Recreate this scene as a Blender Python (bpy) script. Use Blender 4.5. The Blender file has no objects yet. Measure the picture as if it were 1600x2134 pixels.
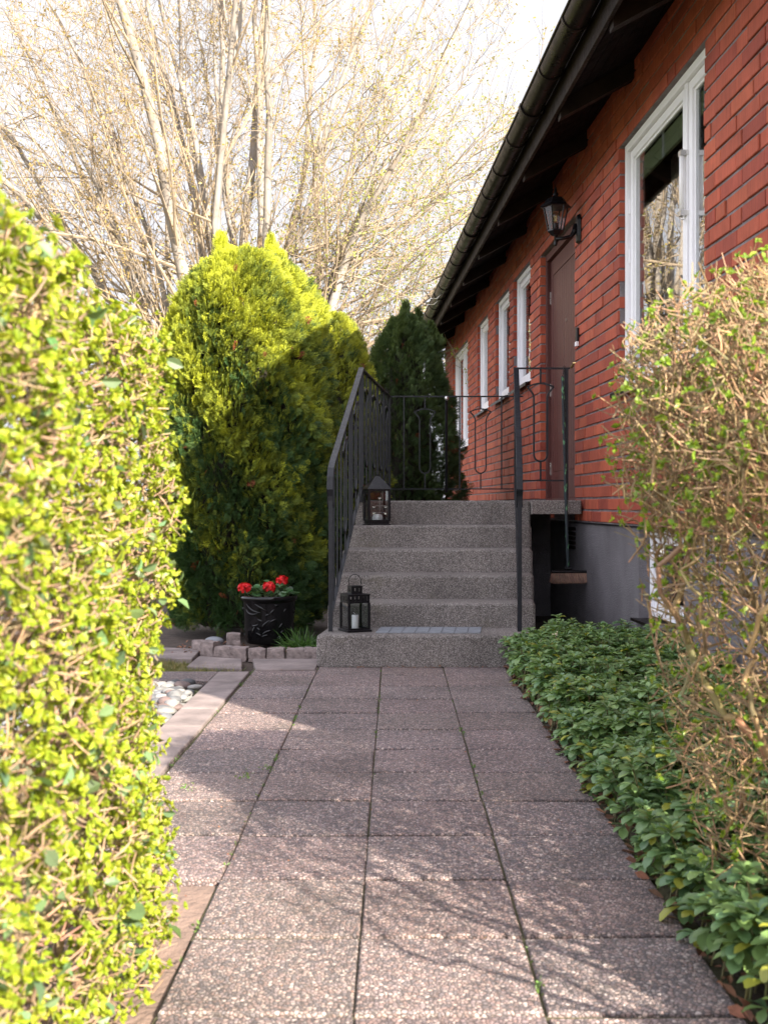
import bpy, bmesh, math, random
import numpy as np
from mathutils import Vector, Matrix
R = math.radians
rng = np.random.default_rng(7)
random.seed(7)
scene = bpy.context.scene
COL = scene.collection

# ------------------------------------------------------------------ camera, world, sun, exposure
F = 2250.0; H = 0.91
cam_d = bpy.data.cameras.new('camera'); cam = bpy.data.objects.new('camera', cam_d); COL.objects.link(cam)
cam.location = (0, 0, H); cam.rotation_euler = (R(90), 0, 0)
cam_d.sensor_fit = 'HORIZONTAL'; cam_d.sensor_width = 24; cam_d.lens = F / 1600 * 24
cam_d.shift_y = -15 / 1600; cam_d.clip_start = 0.05; cam_d.clip_end = 2000
cam_d.dof.use_dof = True; cam_d.dof.focus_distance = 6.9; cam_d.dof.aperture_fstop = 6.0
scene.camera = cam
SUN_AX, SUN_AY, SUN_EL = 0.60, -0.80, R(29.7)
w = bpy.data.worlds.new('World'); scene.world = w; w.use_nodes = True
nt = w.node_tree; bg = nt.nodes['Background']
sky = nt.nodes.new('ShaderNodeTexSky'); sky.sky_type = 'NISHITA'; sky.sun_disc = False
sky.sun_elevation = SUN_EL; sky.sun_rotation = math.atan2(SUN_AX, SUN_AY)
sky.air_density = 1.0; sky.dust_density = 2.5; sky.ozone_density = 1.0
# thin high cloud veiling the blue
tcw = nt.nodes.new('ShaderNodeTexCoord'); nzw = nt.nodes.new('ShaderNodeTexNoise')
nzw.inputs['Scale'].default_value = 2.2; nzw.inputs['Detail'].default_value = 6
rmp = nt.nodes.new('ShaderNodeMapRange'); rmp.inputs[1].default_value = 0.3; rmp.inputs[2].default_value = 0.7
rmp.inputs[3].default_value = 0.45; rmp.inputs[4].default_value = 0.9
mxw = nt.nodes.new('ShaderNodeMix'); mxw.data_type = 'RGBA'
mxw.inputs[7].default_value = (9.3, 9.2, 10.1, 1)
nt.links.new(tcw.outputs['Generated'], nzw.inputs['Vector']); nt.links.new(nzw.outputs['Fac'], rmp.inputs[0])
nt.links.new(rmp.outputs[0], mxw.inputs[0]); nt.links.new(sky.outputs[0], mxw.inputs[6])
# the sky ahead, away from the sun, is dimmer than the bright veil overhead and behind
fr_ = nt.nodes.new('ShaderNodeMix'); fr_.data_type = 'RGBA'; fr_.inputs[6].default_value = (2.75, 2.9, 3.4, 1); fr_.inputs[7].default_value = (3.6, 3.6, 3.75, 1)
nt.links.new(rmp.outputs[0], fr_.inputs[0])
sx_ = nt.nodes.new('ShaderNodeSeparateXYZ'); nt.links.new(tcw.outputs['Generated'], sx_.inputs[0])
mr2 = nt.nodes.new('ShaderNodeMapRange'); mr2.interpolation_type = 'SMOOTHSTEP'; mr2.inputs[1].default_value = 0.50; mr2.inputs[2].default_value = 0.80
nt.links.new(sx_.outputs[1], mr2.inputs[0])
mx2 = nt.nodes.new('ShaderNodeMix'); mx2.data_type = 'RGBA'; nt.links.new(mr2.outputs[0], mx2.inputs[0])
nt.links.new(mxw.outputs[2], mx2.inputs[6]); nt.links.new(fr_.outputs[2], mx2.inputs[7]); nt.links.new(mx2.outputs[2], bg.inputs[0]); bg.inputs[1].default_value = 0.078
sd = bpy.data.lights.new('sun', 'SUN'); sun = bpy.data.objects.new('sun', sd); COL.objects.link(sun)
sd.energy = 5.0; sd.angle = R(0.55); sd.color = (1.0, 0.90, 0.76)
n_ = math.hypot(SUN_AX, SUN_AY)
sdir = Vector((SUN_AX / n_ * math.cos(SUN_EL), SUN_AY / n_ * math.cos(SUN_EL), math.sin(SUN_EL)))
sun.rotation_euler = sdir.to_track_quat('Z', 'Y').to_euler(); sun.location = sdir * 30
scene.view_settings.view_transform = 'Standard'; scene.view_settings.look = 'None'
scene.view_settings.exposure = 2.03; scene.view_settings.gamma = 1.0
scene.render.engine = 'CYCLES'
scene.cycles.transparent_max_bounces = 16

# ------------------------------------------------------------------ materials
def N(nt, t, **kw):
    n = nt.nodes.new(t)
    for k, v in kw.items():
        if k.startswith('i_'): n.inputs[int(k[2:])].default_value = v
        else: setattr(n, k, v)
    return n
def ramp(nt, src, stops, interp='LINEAR'):
    r = nt.nodes.new('ShaderNodeValToRGB'); r.color_ramp.interpolation = interp
    e = r.color_ramp.elements
    while len(e) < len(stops): e.new(0.5)
    for i, (p, c) in enumerate(stops):
        e[i].position = p; e[i].color = (*c, 1)
    nt.links.new(src, r.inputs[0]); return r
def base_mat(name, col=(0.5,0.5,0.5), rough=0.6, metal=0.0, spec=0.5):
    m = bpy.data.materials.new(name); m.use_nodes = True
    p = m.node_tree.nodes['Principled BSDF']
    p.inputs['Base Color'].default_value = (*col, 1); p.inputs['Roughness'].default_value = rough
    p.inputs['Metallic'].default_value = metal; p.inputs['Specular IOR Level'].default_value = spec
    return m, m.node_tree, p
def coords(nt, scale=(1,1,1)):
    tc = nt.nodes.new('ShaderNodeTexCoord'); mp = nt.nodes.new('ShaderNodeMapping')
    mp.inputs['Scale'].default_value = scale; nt.links.new(tc.outputs['Object'], mp.inputs[0]); return mp.outputs[0]
def noise(nt, v, scale, detail=4, rough=0.55):
    n = nt.nodes.new('ShaderNodeTexNoise'); n.inputs['Scale'].default_value = scale
    n.inputs['Detail'].default_value = detail; n.inputs['Roughness'].default_value = rough
    if v is not None: nt.links.new(v, n.inputs['Vector'])
    return n.outputs['Fac']
def bump(nt, p, h, strength=0.3, dist=0.01):
    b = nt.nodes.new('ShaderNodeBump'); b.inputs['Strength'].default_value = strength; b.inputs['Distance'].default_value = dist
    nt.links.new(h, b.inputs['Height']); nt.links.new(b.outputs[0], p.inputs['Normal'])
def mixc(nt, fac, a, b, mode='MIX'):
    m = nt.nodes.new('ShaderNodeMix'); m.data_type = 'RGBA'; m.blend_type = mode
    for i, s in ((0, fac), (6, a), (7, b)):
        if isinstance(s, (int, float)): m.inputs[i].default_value = s
        elif isinstance(s, tuple): m.inputs[i].default_value = (*s, 1)
        else: nt.links.new(s, m.inputs[i])
    return m.outputs[2]
def math_(nt, op, a, b=0.0, c=None):
    m = nt.nodes.new('ShaderNodeMath'); m.operation = op
    for i, s in enumerate((a, b) if c is None else (a, b, c)):
        if isinstance(s, (int, float)): m.inputs[i].default_value = s
        else: nt.links.new(s, m.inputs[i])
    return m.outputs[0]
def attr(nt):
    a = nt.nodes.new('ShaderNodeAttribute'); a.attribute_name = 'Col'; return a.outputs['Color']

def simple(name, col, rough=0.6, metal=0.0, var=0.25, scale=12, bmp=0.0, bs=60, spec=0.5):
    m, nt, p = base_mat(name, col, rough, metal, spec)
    v = coords(nt); f = noise(nt, v, scale, 5)
    c = ramp(nt, f, [(0.25, tuple(x*(1-var) for x in col)), (0.75, tuple(min(1, x*(1+var)) for x in col))])
    nt.links.new(c.outputs[0], p.inputs['Base Color'])
    rr = ramp(nt, noise(nt, v, scale*2.3, 3), [(0.3, (max(0.02, rough-0.1),)*3), (0.7, (min(1, rough+0.12),)*3)])
    nt.links.new(rr.outputs[0], p.inputs['Roughness'])
    if bmp: bump(nt, p, noise(nt, v, bs, 4), bmp, 0.01)
    return m
def leaf_mat(name, rough=0.45, trans=0.35, tboost=(1.3, 1.25, 0.5), spec=0.5):
    m, nt, p = base_mat(name, (0.1,0.2,0.05), rough, 0, spec)
    a = attr(nt); nt.links.new(a, p.inputs['Base Color'])
    t = nt.nodes.new('ShaderNodeBsdfTranslucent')
    nt.links.new(mixc(nt, 1.0, a, tboost, 'MULTIPLY'), t.inputs['Color'])
    mx = nt.nodes.new('ShaderNodeMixShader'); mx.inputs[0].default_value = trans
    nt.links.new(p.outputs[0], mx.inputs[1]); nt.links.new(t.outputs[0], mx.inputs[2])
    nt.links.new(mx.outputs[0], nt.nodes['Material Output'].inputs[0]); return m
def attr_mat(name, rough=0.7, bmp=0.0, bs=80, nvar=0.3, ns=30, metal=0.0):
    m, nt, p = base_mat(name, rough=rough, metal=metal)
    v = coords(nt); f = noise(nt, v, ns, 4)
    c = ramp(nt, f, [(0.3, (1-nvar,)*3), (0.7, (1+nvar*0.6,)*3)])
    nt.links.new(mixc(nt, 1.0, attr(nt), c.outputs[0], 'MULTIPLY'), p.inputs['Base Color'])
    if bmp: bump(nt, p, noise(nt, v, bs, 4), bmp, 0.01)
    return m
def aggregate(name, scale, cols, gap, rough=0.75, use_attr=True, bstr=0.8, bd=0.004, stain=None, stretch=(1,1,1), rust=False):
    m, nt, p = base_mat(name, rough=rough)
    v = coords(nt, stretch)
    dn = nt.nodes.new('ShaderNodeTexNoise'); dn.inputs['Scale'].default_value = scale*0.8; nt.links.new(v, dn.inputs['Vector'])
    add = nt.nodes.new('ShaderNodeVectorMath'); add.operation = 'MULTIPLY_ADD'
    nt.links.new(dn.outputs['Color'], add.inputs[0]); add.inputs[1].default_value = (0.6/scale,)*3; nt.links.new(v, add.inputs[2])
    vo = nt.nodes.new('ShaderNodeTexVoronoi'); vo.inputs['Scale'].default_value = scale; nt.links.new(add.outputs[0], vo.inputs['Vector'])
    sp = nt.nodes.new('ShaderNodeSeparateColor'); nt.links.new(vo.outputs['Color'], sp.inputs[0])
    c = ramp(nt, sp.outputs[0], [(i/len(cols), x) for i, x in enumerate(cols)], 'CONSTANT').outputs[0]
    ve = nt.nodes.new('ShaderNodeTexVoronoi'); ve.feature = 'DISTANCE_TO_EDGE'; ve.inputs['Scale'].default_value = scale
    nt.links.new(add.outputs[0], ve.inputs['Vector'])
    e = ramp(nt, ve.outputs['Distance'], [(0.02, (0,0,0)), (0.19, (1,1,1))]).outputs[0]
    c = mixc(nt, e, gap, c)
    if use_attr: c = mixc(nt, 1.0, c, attr(nt), 'MULTIPLY')
    big = noise(nt, coords(nt), 2.3, 6, 0.65)
    c = mixc(nt, 1.0, c, ramp(nt, big, [(0.28, (0.58,0.57,0.56)), (0.5, (0.95,0.94,0.93)), (0.7, (1.14,1.12,1.10))]).outputs[0], 'MULTIPLY')
    if stain:
        s = ramp(nt, noise(nt, coords(nt), 5.5, 7, 0.7), [(0.56, (0,0,0)), (0.75, (1,1,1))]).outputs[0]
        c = mixc(nt, math_(nt, 'MULTIPLY', s, 0.6), c, stain)
    if rust:
        v3 = nt.nodes.new('ShaderNodeTexVoronoi'); v3.inputs['Scale'].default_value = 2.6; nt.links.new(coords(nt), v3.inputs['Vector'])
        s = ramp(nt, v3.outputs['Distance'], [(0.015, (1,1,1)), (0.05, (0,0,0))]).outputs[0]
        c = mixc(nt, math_(nt, 'MULTIPLY', s, 0.75), c, (0.16, 0.05, 0.02))
    nt.links.new(c, p.inputs['Base Color'])
    h = math_(nt, 'ADD', math_(nt, 'MINIMUM', ve.outputs['Distance'], 0.3), math_(nt, 'MULTIPLY', sp.outputs[1], 0.25))
    bump(nt, p, h, bstr, bd)
    return m

M = {}
M['slab'] = aggregate('exposed_aggregate_slab', 118, [(0.30,0.215,0.20),(0.20,0.155,0.15),(0.37,0.28,0.25),(0.12,0.10,0.105),(0.26,0.20,0.20),(0.40,0.33,0.31),(0.24,0.165,0.15),(0.16,0.135,0.14)], (0.055,0.045,0.043), bd=0.006, bstr=0.9, stain=(0.09,0.075,0.06))
M['step'] = aggregate('washed_concrete', 210, [(0.30,0.27,0.25),(0.20,0.18,0.17),(0.36,0.33,0.31),(0.10,0.09,0.085),(0.27,0.24,0.225),(0.42,0.39,0.37),(0.16,0.14,0.13)], (0.08,0.07,0.065), use_attr=False, bd=0.004, stain=(0.12,0.105,0.07), rust=True)
M['paver'] = simple('smooth_paver', (0.185,0.15,0.142), 0.85, var=0.4, scale=7, bmp=0.6, bs=180)
M['sett'] = simple('granite_sett', (0.195,0.155,0.145), 0.85, var=0.55, scale=26, bmp=0.8, bs=90)
M['cobble'] = simple('grey_cobble', (0.16,0.17,0.19), 0.6, var=0.35, scale=8, bmp=0.2, bs=40)
M['pebble'] = attr_mat('pebble', 0.7, 0.3, 60)
M['soil'] = simple('soil', (0.045,0.03,0.022), 0.95, var=0.5, scale=14, bmp=1.0, bs=45)
M['sand'] = simple('sandy_soil', (0.17,0.118,0.095), 0.95, var=0.3, scale=8, bmp=0.9, bs=60)
M['lawn'] = simple('lawn', (0.10,0.11,0.045), 0.95, var=0.4, scale=3, bmp=1.0, bs=60)
M['moss'] = simple('joint_moss', (0.06,0.055,0.025), 0.95, var=0.6, scale=8, bmp=0.6, bs=120)
M['iron'] = simple('black_painted_iron', (0.012,0.013,0.017), 0.42, var=0.3, scale=20, bmp=0.15, bs=90, spec=0.3)
M['lantern'] = simple('black_lantern_metal', (0.006,0.0055,0.007), 0.35, var=0.3, scale=30, spec=0.3)
M['white'] = simple('white_window_paint', (0.80,0.79,0.82), 0.45, var=0.03, scale=6)
M['gutter'] = simple('black_gutter_steel', (0.010,0.0075,0.0065), 0.32, var=0.3, scale=5, spec=0.10)
M['fascia'] = simple('brown_black_timber', (0.015,0.009,0.007), 0.6, var=0.5, scale=6, bmp=0.4, bs=40, spec=0.15)
M['soffit'] = simple('dark_brown_boards', (0.006,0.0035,0.003), 0.85, var=0.4, scale=6, bmp=0.3, bs=40, spec=0.15)
M['roof'] = simple('roof_tile_black', (0.05,0.045,0.045), 0.8, var=0.3, scale=5)
M['plinth'] = simple('grey_rendered_plinth', (0.135,0.125,0.135), 0.9, var=0.30, scale=3, bmp=1.0, bs=130)
M['mat'] = simple('grey_rubber_tile', (0.17,0.185,0.21), 0.55, var=0.2, scale=20)
M['glossblack'] = simple('glazed_black', (0.004,0.004,0.0045), 0.06, var=0.3, scale=10, spec=0.35)
M['wax'] = simple('white_wax', (0.80,0.78,0.78), 0.5, var=0.03)
M['brass'] = simple('brass', (0.55,0.38,0.16), 0.3, 1.0, var=0.2)
M['steel'] = simple('satin_steel', (0.62,0.6,0.57), 0.3, 1.0, var=0.15)
M['bristle'] = simple('brown_bristle', (0.13,0.07,0.055), 0.8, var=0.5, scale=60, bmp=0.8, bs=200)
M['bark'] = simple('bark', (0.30,0.255,0.215), 0.9, var=0.35, scale=7, bmp=0.5, bs=30)
M['twig'] = attr_mat('twig', 0.75)
M['leafy'] = leaf_mat('privet_leaf', 0.42, 0.4)
M['thuja'] = leaf_mat('thuja_spray', 0.6, 0.25, (1.3,1.2,0.6), 0.3)
M['thujacore'] = simple('thuja_shade_core', (0.018,0.015,0.009), 0.95, var=0.5, scale=20)
M['pachy'] = leaf_mat('ground_cover_leaf', 0.38, 0.25, (1.3,1.3,0.5))
M['grass'] = leaf_mat('grass_blade', 0.5, 0.3, (1.2,1.2,0.6))
M['treeleaf'] = leaf_mat('young_tree_leaf', 0.5, 0.45, (1.1,1.05,0.6))
M['petal'] = leaf_mat('geranium_petal', 0.5, 0.35, (1.2,0.6,0.5))
M['dry'] = attr_mat('dry_leaf', 0.85)
M['berry'] = simple('black_berry', (0.01,0.01,0.02), 0.3)
M['dark_room'] = simple('dark_interior', (0.02,0.017,0.015), 0.9)
M['curtain'] = simple('curtain', (0.45,0.40,0.37), 0.9, var=0.4, scale=10)
M['blind'] = simple('green_blind', (0.40,0.46,0.24), 0.6, var=0.1)

def glass(name, ior=1.5, tint=(1,1,1), rough=0.0, extra=0.0):
    m = bpy.data.materials.new(name); m.use_nodes = True; nt = m.node_tree
    nt.nodes.remove(nt.nodes['Principled BSDF'])
    fr = N(nt, 'ShaderNodeFresnel'); ge = nt.nodes.new('ShaderNodeNewGeometry')
    nt.links.new(math_(nt, 'ADD', math_(nt, 'MULTIPLY', ge.outputs['Backfacing'], 1/ior - ior), ior), fr.inputs[0]); tr = nt.nodes.new('ShaderNodeBsdfTransparent'); tr.inputs[0].default_value = (*tint, 1)
    gl = nt.nodes.new('ShaderNodeBsdfGlossy'); gl.inputs['Roughness'].default_value = rough
    nn = noise(nt, coords(nt), 1.6, 2); b = nt.nodes.new('ShaderNodeBump'); b.inputs['Strength'].default_value = 0.05; b.inputs['Distance'].default_value = 0.012
    nt.links.new(nn, b.inputs['Height']); nt.links.new(b.outputs[0], gl.inputs['Normal'])
    mx = nt.nodes.new('ShaderNodeMixShader')
    f = math_(nt, 'MINIMUM', math_(nt, 'ADD', fr.outputs[0], extra), 1.0)
    nt.links.new(f, mx.inputs[0]); nt.links.new(tr.outputs[0], mx.inputs[1]); nt.links.new(gl.outputs[0], mx.inputs[2])
    nt.links.new(mx.outputs[0], nt.nodes['Material Output'].inputs[0]); return m
M['glass'] = glass('window_glass', 1.6, (0.95,0.97,0.97), extra=0.26)
M['lglass'] = glass('lantern_glass', 1.45, (0.85,0.87,0.87))

def brick_mat():
    m, nt, p = base_mat('red_brick', rough=0.72, spec=0.35)
    v = coords(nt, (1, 130, 5)); f = noise(nt, v, 1.0, 4, 0.6)
    v2 = coords(nt); f2 = noise(nt, v2, 9, 5, 0.6)
    c = mixc(nt, 1.0, attr(nt), ramp(nt, f, [(0.3,(0.8,0.78,0.76)), (0.62,(1.08,1.08,1.08))]).outputs[0], 'MULTIPLY')
    c = mixc(nt, 1.0, c, ramp(nt, f2, [(0.3,(0.82,0.8,0.8)), (0.7,(1.12,1.12,1.15))]).outputs[0], 'MULTIPLY')
    sp = ramp(nt, noise(nt, v2, 55, 2), [(0.70,(0,0,0)), (0.76,(1,1,1))]).outputs[0]
    c = mixc(nt, math_(nt, 'MULTIPLY', sp, 0.35), c, (0.06,0.03,0.03))
    nt.links.new(c, p.inputs['Base Color']); bump(nt, p, math_(nt, 'ADD', f, math_(nt, 'MULTIPLY', noise(nt, v2, 90, 3), 0.6)), 0.5, 0.003)
    return m
M['brick'] = brick_mat()
M['mortar'] = simple('grey_mortar', (0.185,0.155,0.16), 0.95, var=0.35, scale=14, bmp=0.8, bs=120)
def door_mat():
    m, nt, p = base_mat('red_brown_door_wood', rough=0.45, spec=0.3)
    f = noise(nt, coords(nt, (60, 60, 1.6)), 1.0, 5, 0.6)
    c = ramp(nt, f, [(0.25,(0.055,0.016,0.014)), (0.75,(0.120,0.040,0.034))]).outputs[0]
    nt.links.new(c, p.inputs['Base Color']); bump(nt, p, f, 0.25, 0.002); return m
M['door'] = door_mat()
def bark_mat():
    m, nt, p = base_mat('pale_bark', rough=0.9)
    v = coords(nt, (1,1,0.35)); f = noise(nt, v, 3.5, 6, 0.65); g = noise(nt, coords(nt), 1.7, 5, 0.6)
    c = ramp(nt, f, [(0.3,(0.11,0.095,0.08)), (0.5,(0.22,0.195,0.17)), (0.7,(0.31,0.285,0.26))]).outputs[0]
    l = ramp(nt, g, [(0.56,(0,0,0)), (0.68,(1,1,1))]).outputs[0]
    c = mixc(nt, math_(nt, 'MULTIPLY', l, 0.55), c, (0.30,0.19,0.06))
    nt.links.new(c, p.inputs['Base Color']); bump(nt, p, f, 0.6, 0.03); return m
M['treebark'] = bark_mat()
M['branchbark'] = simple('branch_bark', (0.25,0.195,0.135), 0.85, var=0.3, scale=1.5)

# ------------------------------------------------------------------ object helpers
def tag(o, label=None, cat=None, group=None, kind=None):
    if label: o['label'] = label
    if cat: o['category'] = cat
    if group: o['group'] = group
    if kind: o['kind'] = kind
    return o
def empty(name, loc=(0,0,0), rz=0, **kw):
    o = bpy.data.objects.new(name, None); COL.objects.link(o); o.location = loc; o.rotation_euler = (0,0,rz)
    o.empty_display_size = 0.1
    return tag(o, **kw)
def link(name, me, m, parent=None, smooth=False, bevel=0, seg=2):
    for x in (m if isinstance(m, (list, tuple)) else [m]): me.materials.append(x)
    me.polygons.foreach_set('use_smooth', np.full(len(me.polygons), bool(smooth)))
    o = bpy.data.objects.new(name, me); COL.objects.link(o)
    if parent: o.parent = parent
    if bevel:
        b = o.modifiers.new('bevel', 'BEVEL'); b.width = bevel; b.segments = seg; b.limit_method = 'ANGLE'; b.angle_limit = R(40)
        b.harden_normals = False
    return o
class MB:
    """collects shapes; build() links them as one mesh object"""
    def __init__(s): s.V = []; s.Fs = []; s.C = []; s.n = 0; s.Mi = []
    def add(s, V, Fl, col=(1,1,1), mi=0):
        V = np.asarray(V, float).reshape(-1, 3)
        for f in Fl:
            f = np.asarray(f, int)
            if f.ndim == 1: f = f[None]
            s.Fs.append(f + s.n); s.Mi.append(mi)
        s.V.append(V); c = np.asarray(col, float)
        s.C.append(np.broadcast_to(c, (len(V), 3)) if c.ndim == 1 else c)
        s.n += len(V); return s
    def box(s, a, b, col=(1,1,1), f=None, mi=0):
        x0,y0,z0 = a; x1,y1,z1 = b
        V = [(x0,y0,z0),(x1,y0,z0),(x1,y1,z0),(x0,y1,z0),(x0,y0,z1),(x1,y0,z1),(x1,y1,z1),(x0,y1,z1)]
        if f: V = [f(*v) for v in V]
        return s.add(V, [[(3,2,1,0),(4,5,6,7),(0,1,5,4),(1,2,6,5),(2,3,7,6),(3,0,4,7)]], col, mi)
    def tube(s, pts, r, sides=8, col=(1,1,1), cap=True, closed=False, flat=None, mi=0):
        P = np.asarray(pts, float); n = len(P); r = np.broadcast_to(np.asarray(r, float), (n,))
        T = np.gradient(P, axis=0)
        if closed: T = np.roll(P, -1, 0) - np.roll(P, 1, 0)
        T /= np.linalg.norm(T, axis=1)[:, None] + 1e-12
        ref = np.array([0.0, 0.0, 1.0]) if abs(T[:,2]).max() < 0.9 else (np.array([1.0,0,0]) if abs(T[:,0]).max() < 0.9 else (np.array([0,1.0,0]) if abs(T[:,1]).max() < 0.9 else np.array([0.57,0.57,0.6])))
        if flat is not None: ref = np.asarray(flat[0], float)
        U = np.cross(T, ref); U /= np.linalg.norm(U, axis=1)[:, None] + 1e-12; W = np.cross(T, U)
        a = np.arange(sides) * 2 * math.pi / sides + (math.pi/4 if sides == 4 else 0)
        k = flat[1] if flat is not None else 1.0
        V = P[:, None] + r[:, None, None] * (np.cos(a)[None, :, None] * U[:, None] + k * np.sin(a)[None, :, None] * W[:, None])
        fs = []
        m = n if closed else n - 1
        for i in range(m):
            i2 = (i + 1) % n
            for j in range(sides):
                j2 = (j + 1) % sides; fs.append((i*sides+j, i*sides+j2, i2*sides+j2, i2*sides+j))
        L = [fs]
        if cap and not closed: L += [[tuple(range(sides))[::-1]], [tuple((n-1)*sides + j for j in range(sides))]]
        return s.add(V.reshape(-1, 3), L, col, mi)
    def bar(s, p, q, w, d, up=(0,0,1), col=(1,1,1)):
        p = Vector(p); q = Vector(q); t = (q - p).normalized(); u = t.cross(Vector(up)).normalized(); v = u.cross(t)
        V = []
        for c in (p, q):
            for a, b in ((-1,-1),(1,-1),(1,1),(-1,1)): V.append(c + u*a*w/2 + v*b*d/2)
        return s.add([tuple(x) for x in V], [[(3,2,1,0),(4,5,6,7),(0,1,5,4),(1,2,6,5),(2,3,7,6),(3,0,4,7)]], col)
    def lathe(s, prof, seg=24, c=(0,0,0), col=(1,1,1), wob=0):
        V = []; a = np.arange(seg)*2*math.pi/seg
        for r, z in prof:
            for t in a: V.append((c[0]+r*math.cos(t), c[1]+r*math.sin(t), c[2]+z))
        fs = [(i*seg+j, i*seg+(j+1)%seg, (i+1)*seg+(j+1)%seg, (i+1)*seg+j) for i in range(len(prof)-1) for j in range(seg)]
        return s.add(V, [fs], col)
    def build(s, name, m, parent=None, **kw):
        V = np.concatenate(s.V); C = np.concatenate(s.C)
        me = bpy.data.meshes.new(name); me.vertices.add(len(V)); me.vertices.foreach_set('co', V.ravel())
        tot = np.concatenate([np.full(len(f), f.shape[1]) for f in s.Fs]); idx = np.concatenate([f.ravel() for f in s.Fs])
        me.loops.add(len(idx)); me.loops.foreach_set('vertex_index', idx)
        me.polygons.add(len(tot)); st = np.concatenate([[0], np.cumsum(tot)[:-1]])
        me.polygons.foreach_set('loop_start', st); me.polygons.foreach_set('loop_total', tot)
        me.polygons.foreach_set('material_index', np.concatenate([np.full(len(f), mi) for f, mi in zip(s.Fs, s.Mi)]))
        me.update(calc_edges=True); me.validate()
        ca = me.color_attributes.new('Col', 'FLOAT_COLOR', 'POINT')
        ca.data.foreach_set('color', np.concatenate([C, np.ones((len(C), 1))], 1).ravel())
        return link(name, me, m, parent, **kw)
def norm(v): return v / (np.linalg.norm(v, axis=-1, keepdims=True) + 1e-12)
def scatter(mb, TV, TF, pos, A, col, jit=None):
    """TV (n,3) template, A (N,3,3) columns = local axes scaled, col (N,3)"""
    V = np.einsum('nij,kj->nki', A, TV) + pos[:, None]
    n = len(TV); N_ = len(pos)
    off = (np.arange(N_) * n)[:, None, None]
    fl = [(np.asarray(f)[None] + off).reshape(-1, np.asarray(f).shape[1]) for f in TF]
    c = np.repeat(col, n, 0)
    if jit is not None: c = c * np.tile(jit, (N_, 1))
    mb.add(V.reshape(-1, 3), fl, c)
def frames(d, up_rand=1.0, ref=None):
    """orthonormal frames with local x = d; returns (N,3,3)"""
    d = norm(d); r = rng.normal(size=d.shape) if ref is None else norm(ref) + rng.normal(size=d.shape) * up_rand
    y = norm(np.cross(r, d)); z = np.cross(d, y)
    return np.stack([d, y, z], -1)
def tubes(mb, P, Rr, sides, col):
    """P (M,n,3), Rr (M,n), col (M,3)"""
    Mn, n, _ = P.shape
    T = norm(np.gradient(P, axis=1)); ref = np.array([0.31, 0.87, 0.38])
    U = norm(np.cross(T, ref)); W = np.cross(T, U)
    a = np.arange(sides) * 2 * math.pi / sides
    V = P[:, :, None] + Rr[:, :, None, None] * (np.cos(a)[None, None, :, None] * U[:, :, None] + np.sin(a)[None, None, :, None] * W[:, :, None])
    q = np.array([(i*sides+j, i*sides+(j+1)%sides, (i+1)*sides+(j+1)%sides, (i+1)*sides+j) for i in range(n-1) for j in range(sides)])
    fl = (q[None] + (np.arange(Mn)*n*sides)[:, None, None]).reshape(-1, 4)
    mb.add(V.reshape(-1, 3), [fl], np.repeat(col, n*sides, 0))
def grow(st, d, L, n, wig, trop):
    P = [st]; d = norm(d); p = st
    for i in range(n):
        d = norm(d + rng.normal(size=d.shape) * wig + np.asarray(trop)); p = p + d * (L / n)[:, None]; P.append(p)
    return np.stack(P, 1)
def branch_from(P, m, t0, t1, ang0, ang1):
    M_, n, _ = P.shape
    idx = np.repeat(np.arange(M_), m); t = rng.uniform(t0, t1, len(idx)) * (n - 1)
    i = np.minimum(t.astype(int), n - 2); f = (t - i)[:, None]
    s = P[idx, i] * (1 - f) + P[idx, i+1] * f; T = norm(P[idx, i+1] - P[idx, i])
    a = np.radians(rng.uniform(ang0, ang1, len(idx)))[:, None]
    perp = norm(np.cross(T, rng.normal(size=T.shape)))
    return s, np.cos(a)*T + np.sin(a)*perp, idx, t / (n - 1)
def vary(base, n, amt=0.2, hue=0.08):
    b = np.asarray(base)[None] * (1 + rng.uniform(-amt, amt, (n, 1)))
    return np.clip(b * (1 + rng.normal(size=(n, 3)) * hue), 0.002, 1)

# leaf templates (x = along leaf)
def leaf_tpl(w=0.5, fold=0.12, curl=0.15, tip=1.0):
    xs = [0, 0.3, 0.65, 1.0]; ws = [0.06, w*0.42, w*0.5, 0.02]
    V = []
    for x, ww in zip(xs, ws):
        zc = -curl * x * x
        V += [(x, -ww, zc + fold*ww*2), (x, 0, zc), (x, ww, zc + fold*ww*2)]
    q = []
    for i in range(3):
        for j in range(2): q.append((i*3+j, i*3+j+1, i*3+j+4, i*3+j+3))
    return np.array(V), [q]

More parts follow.
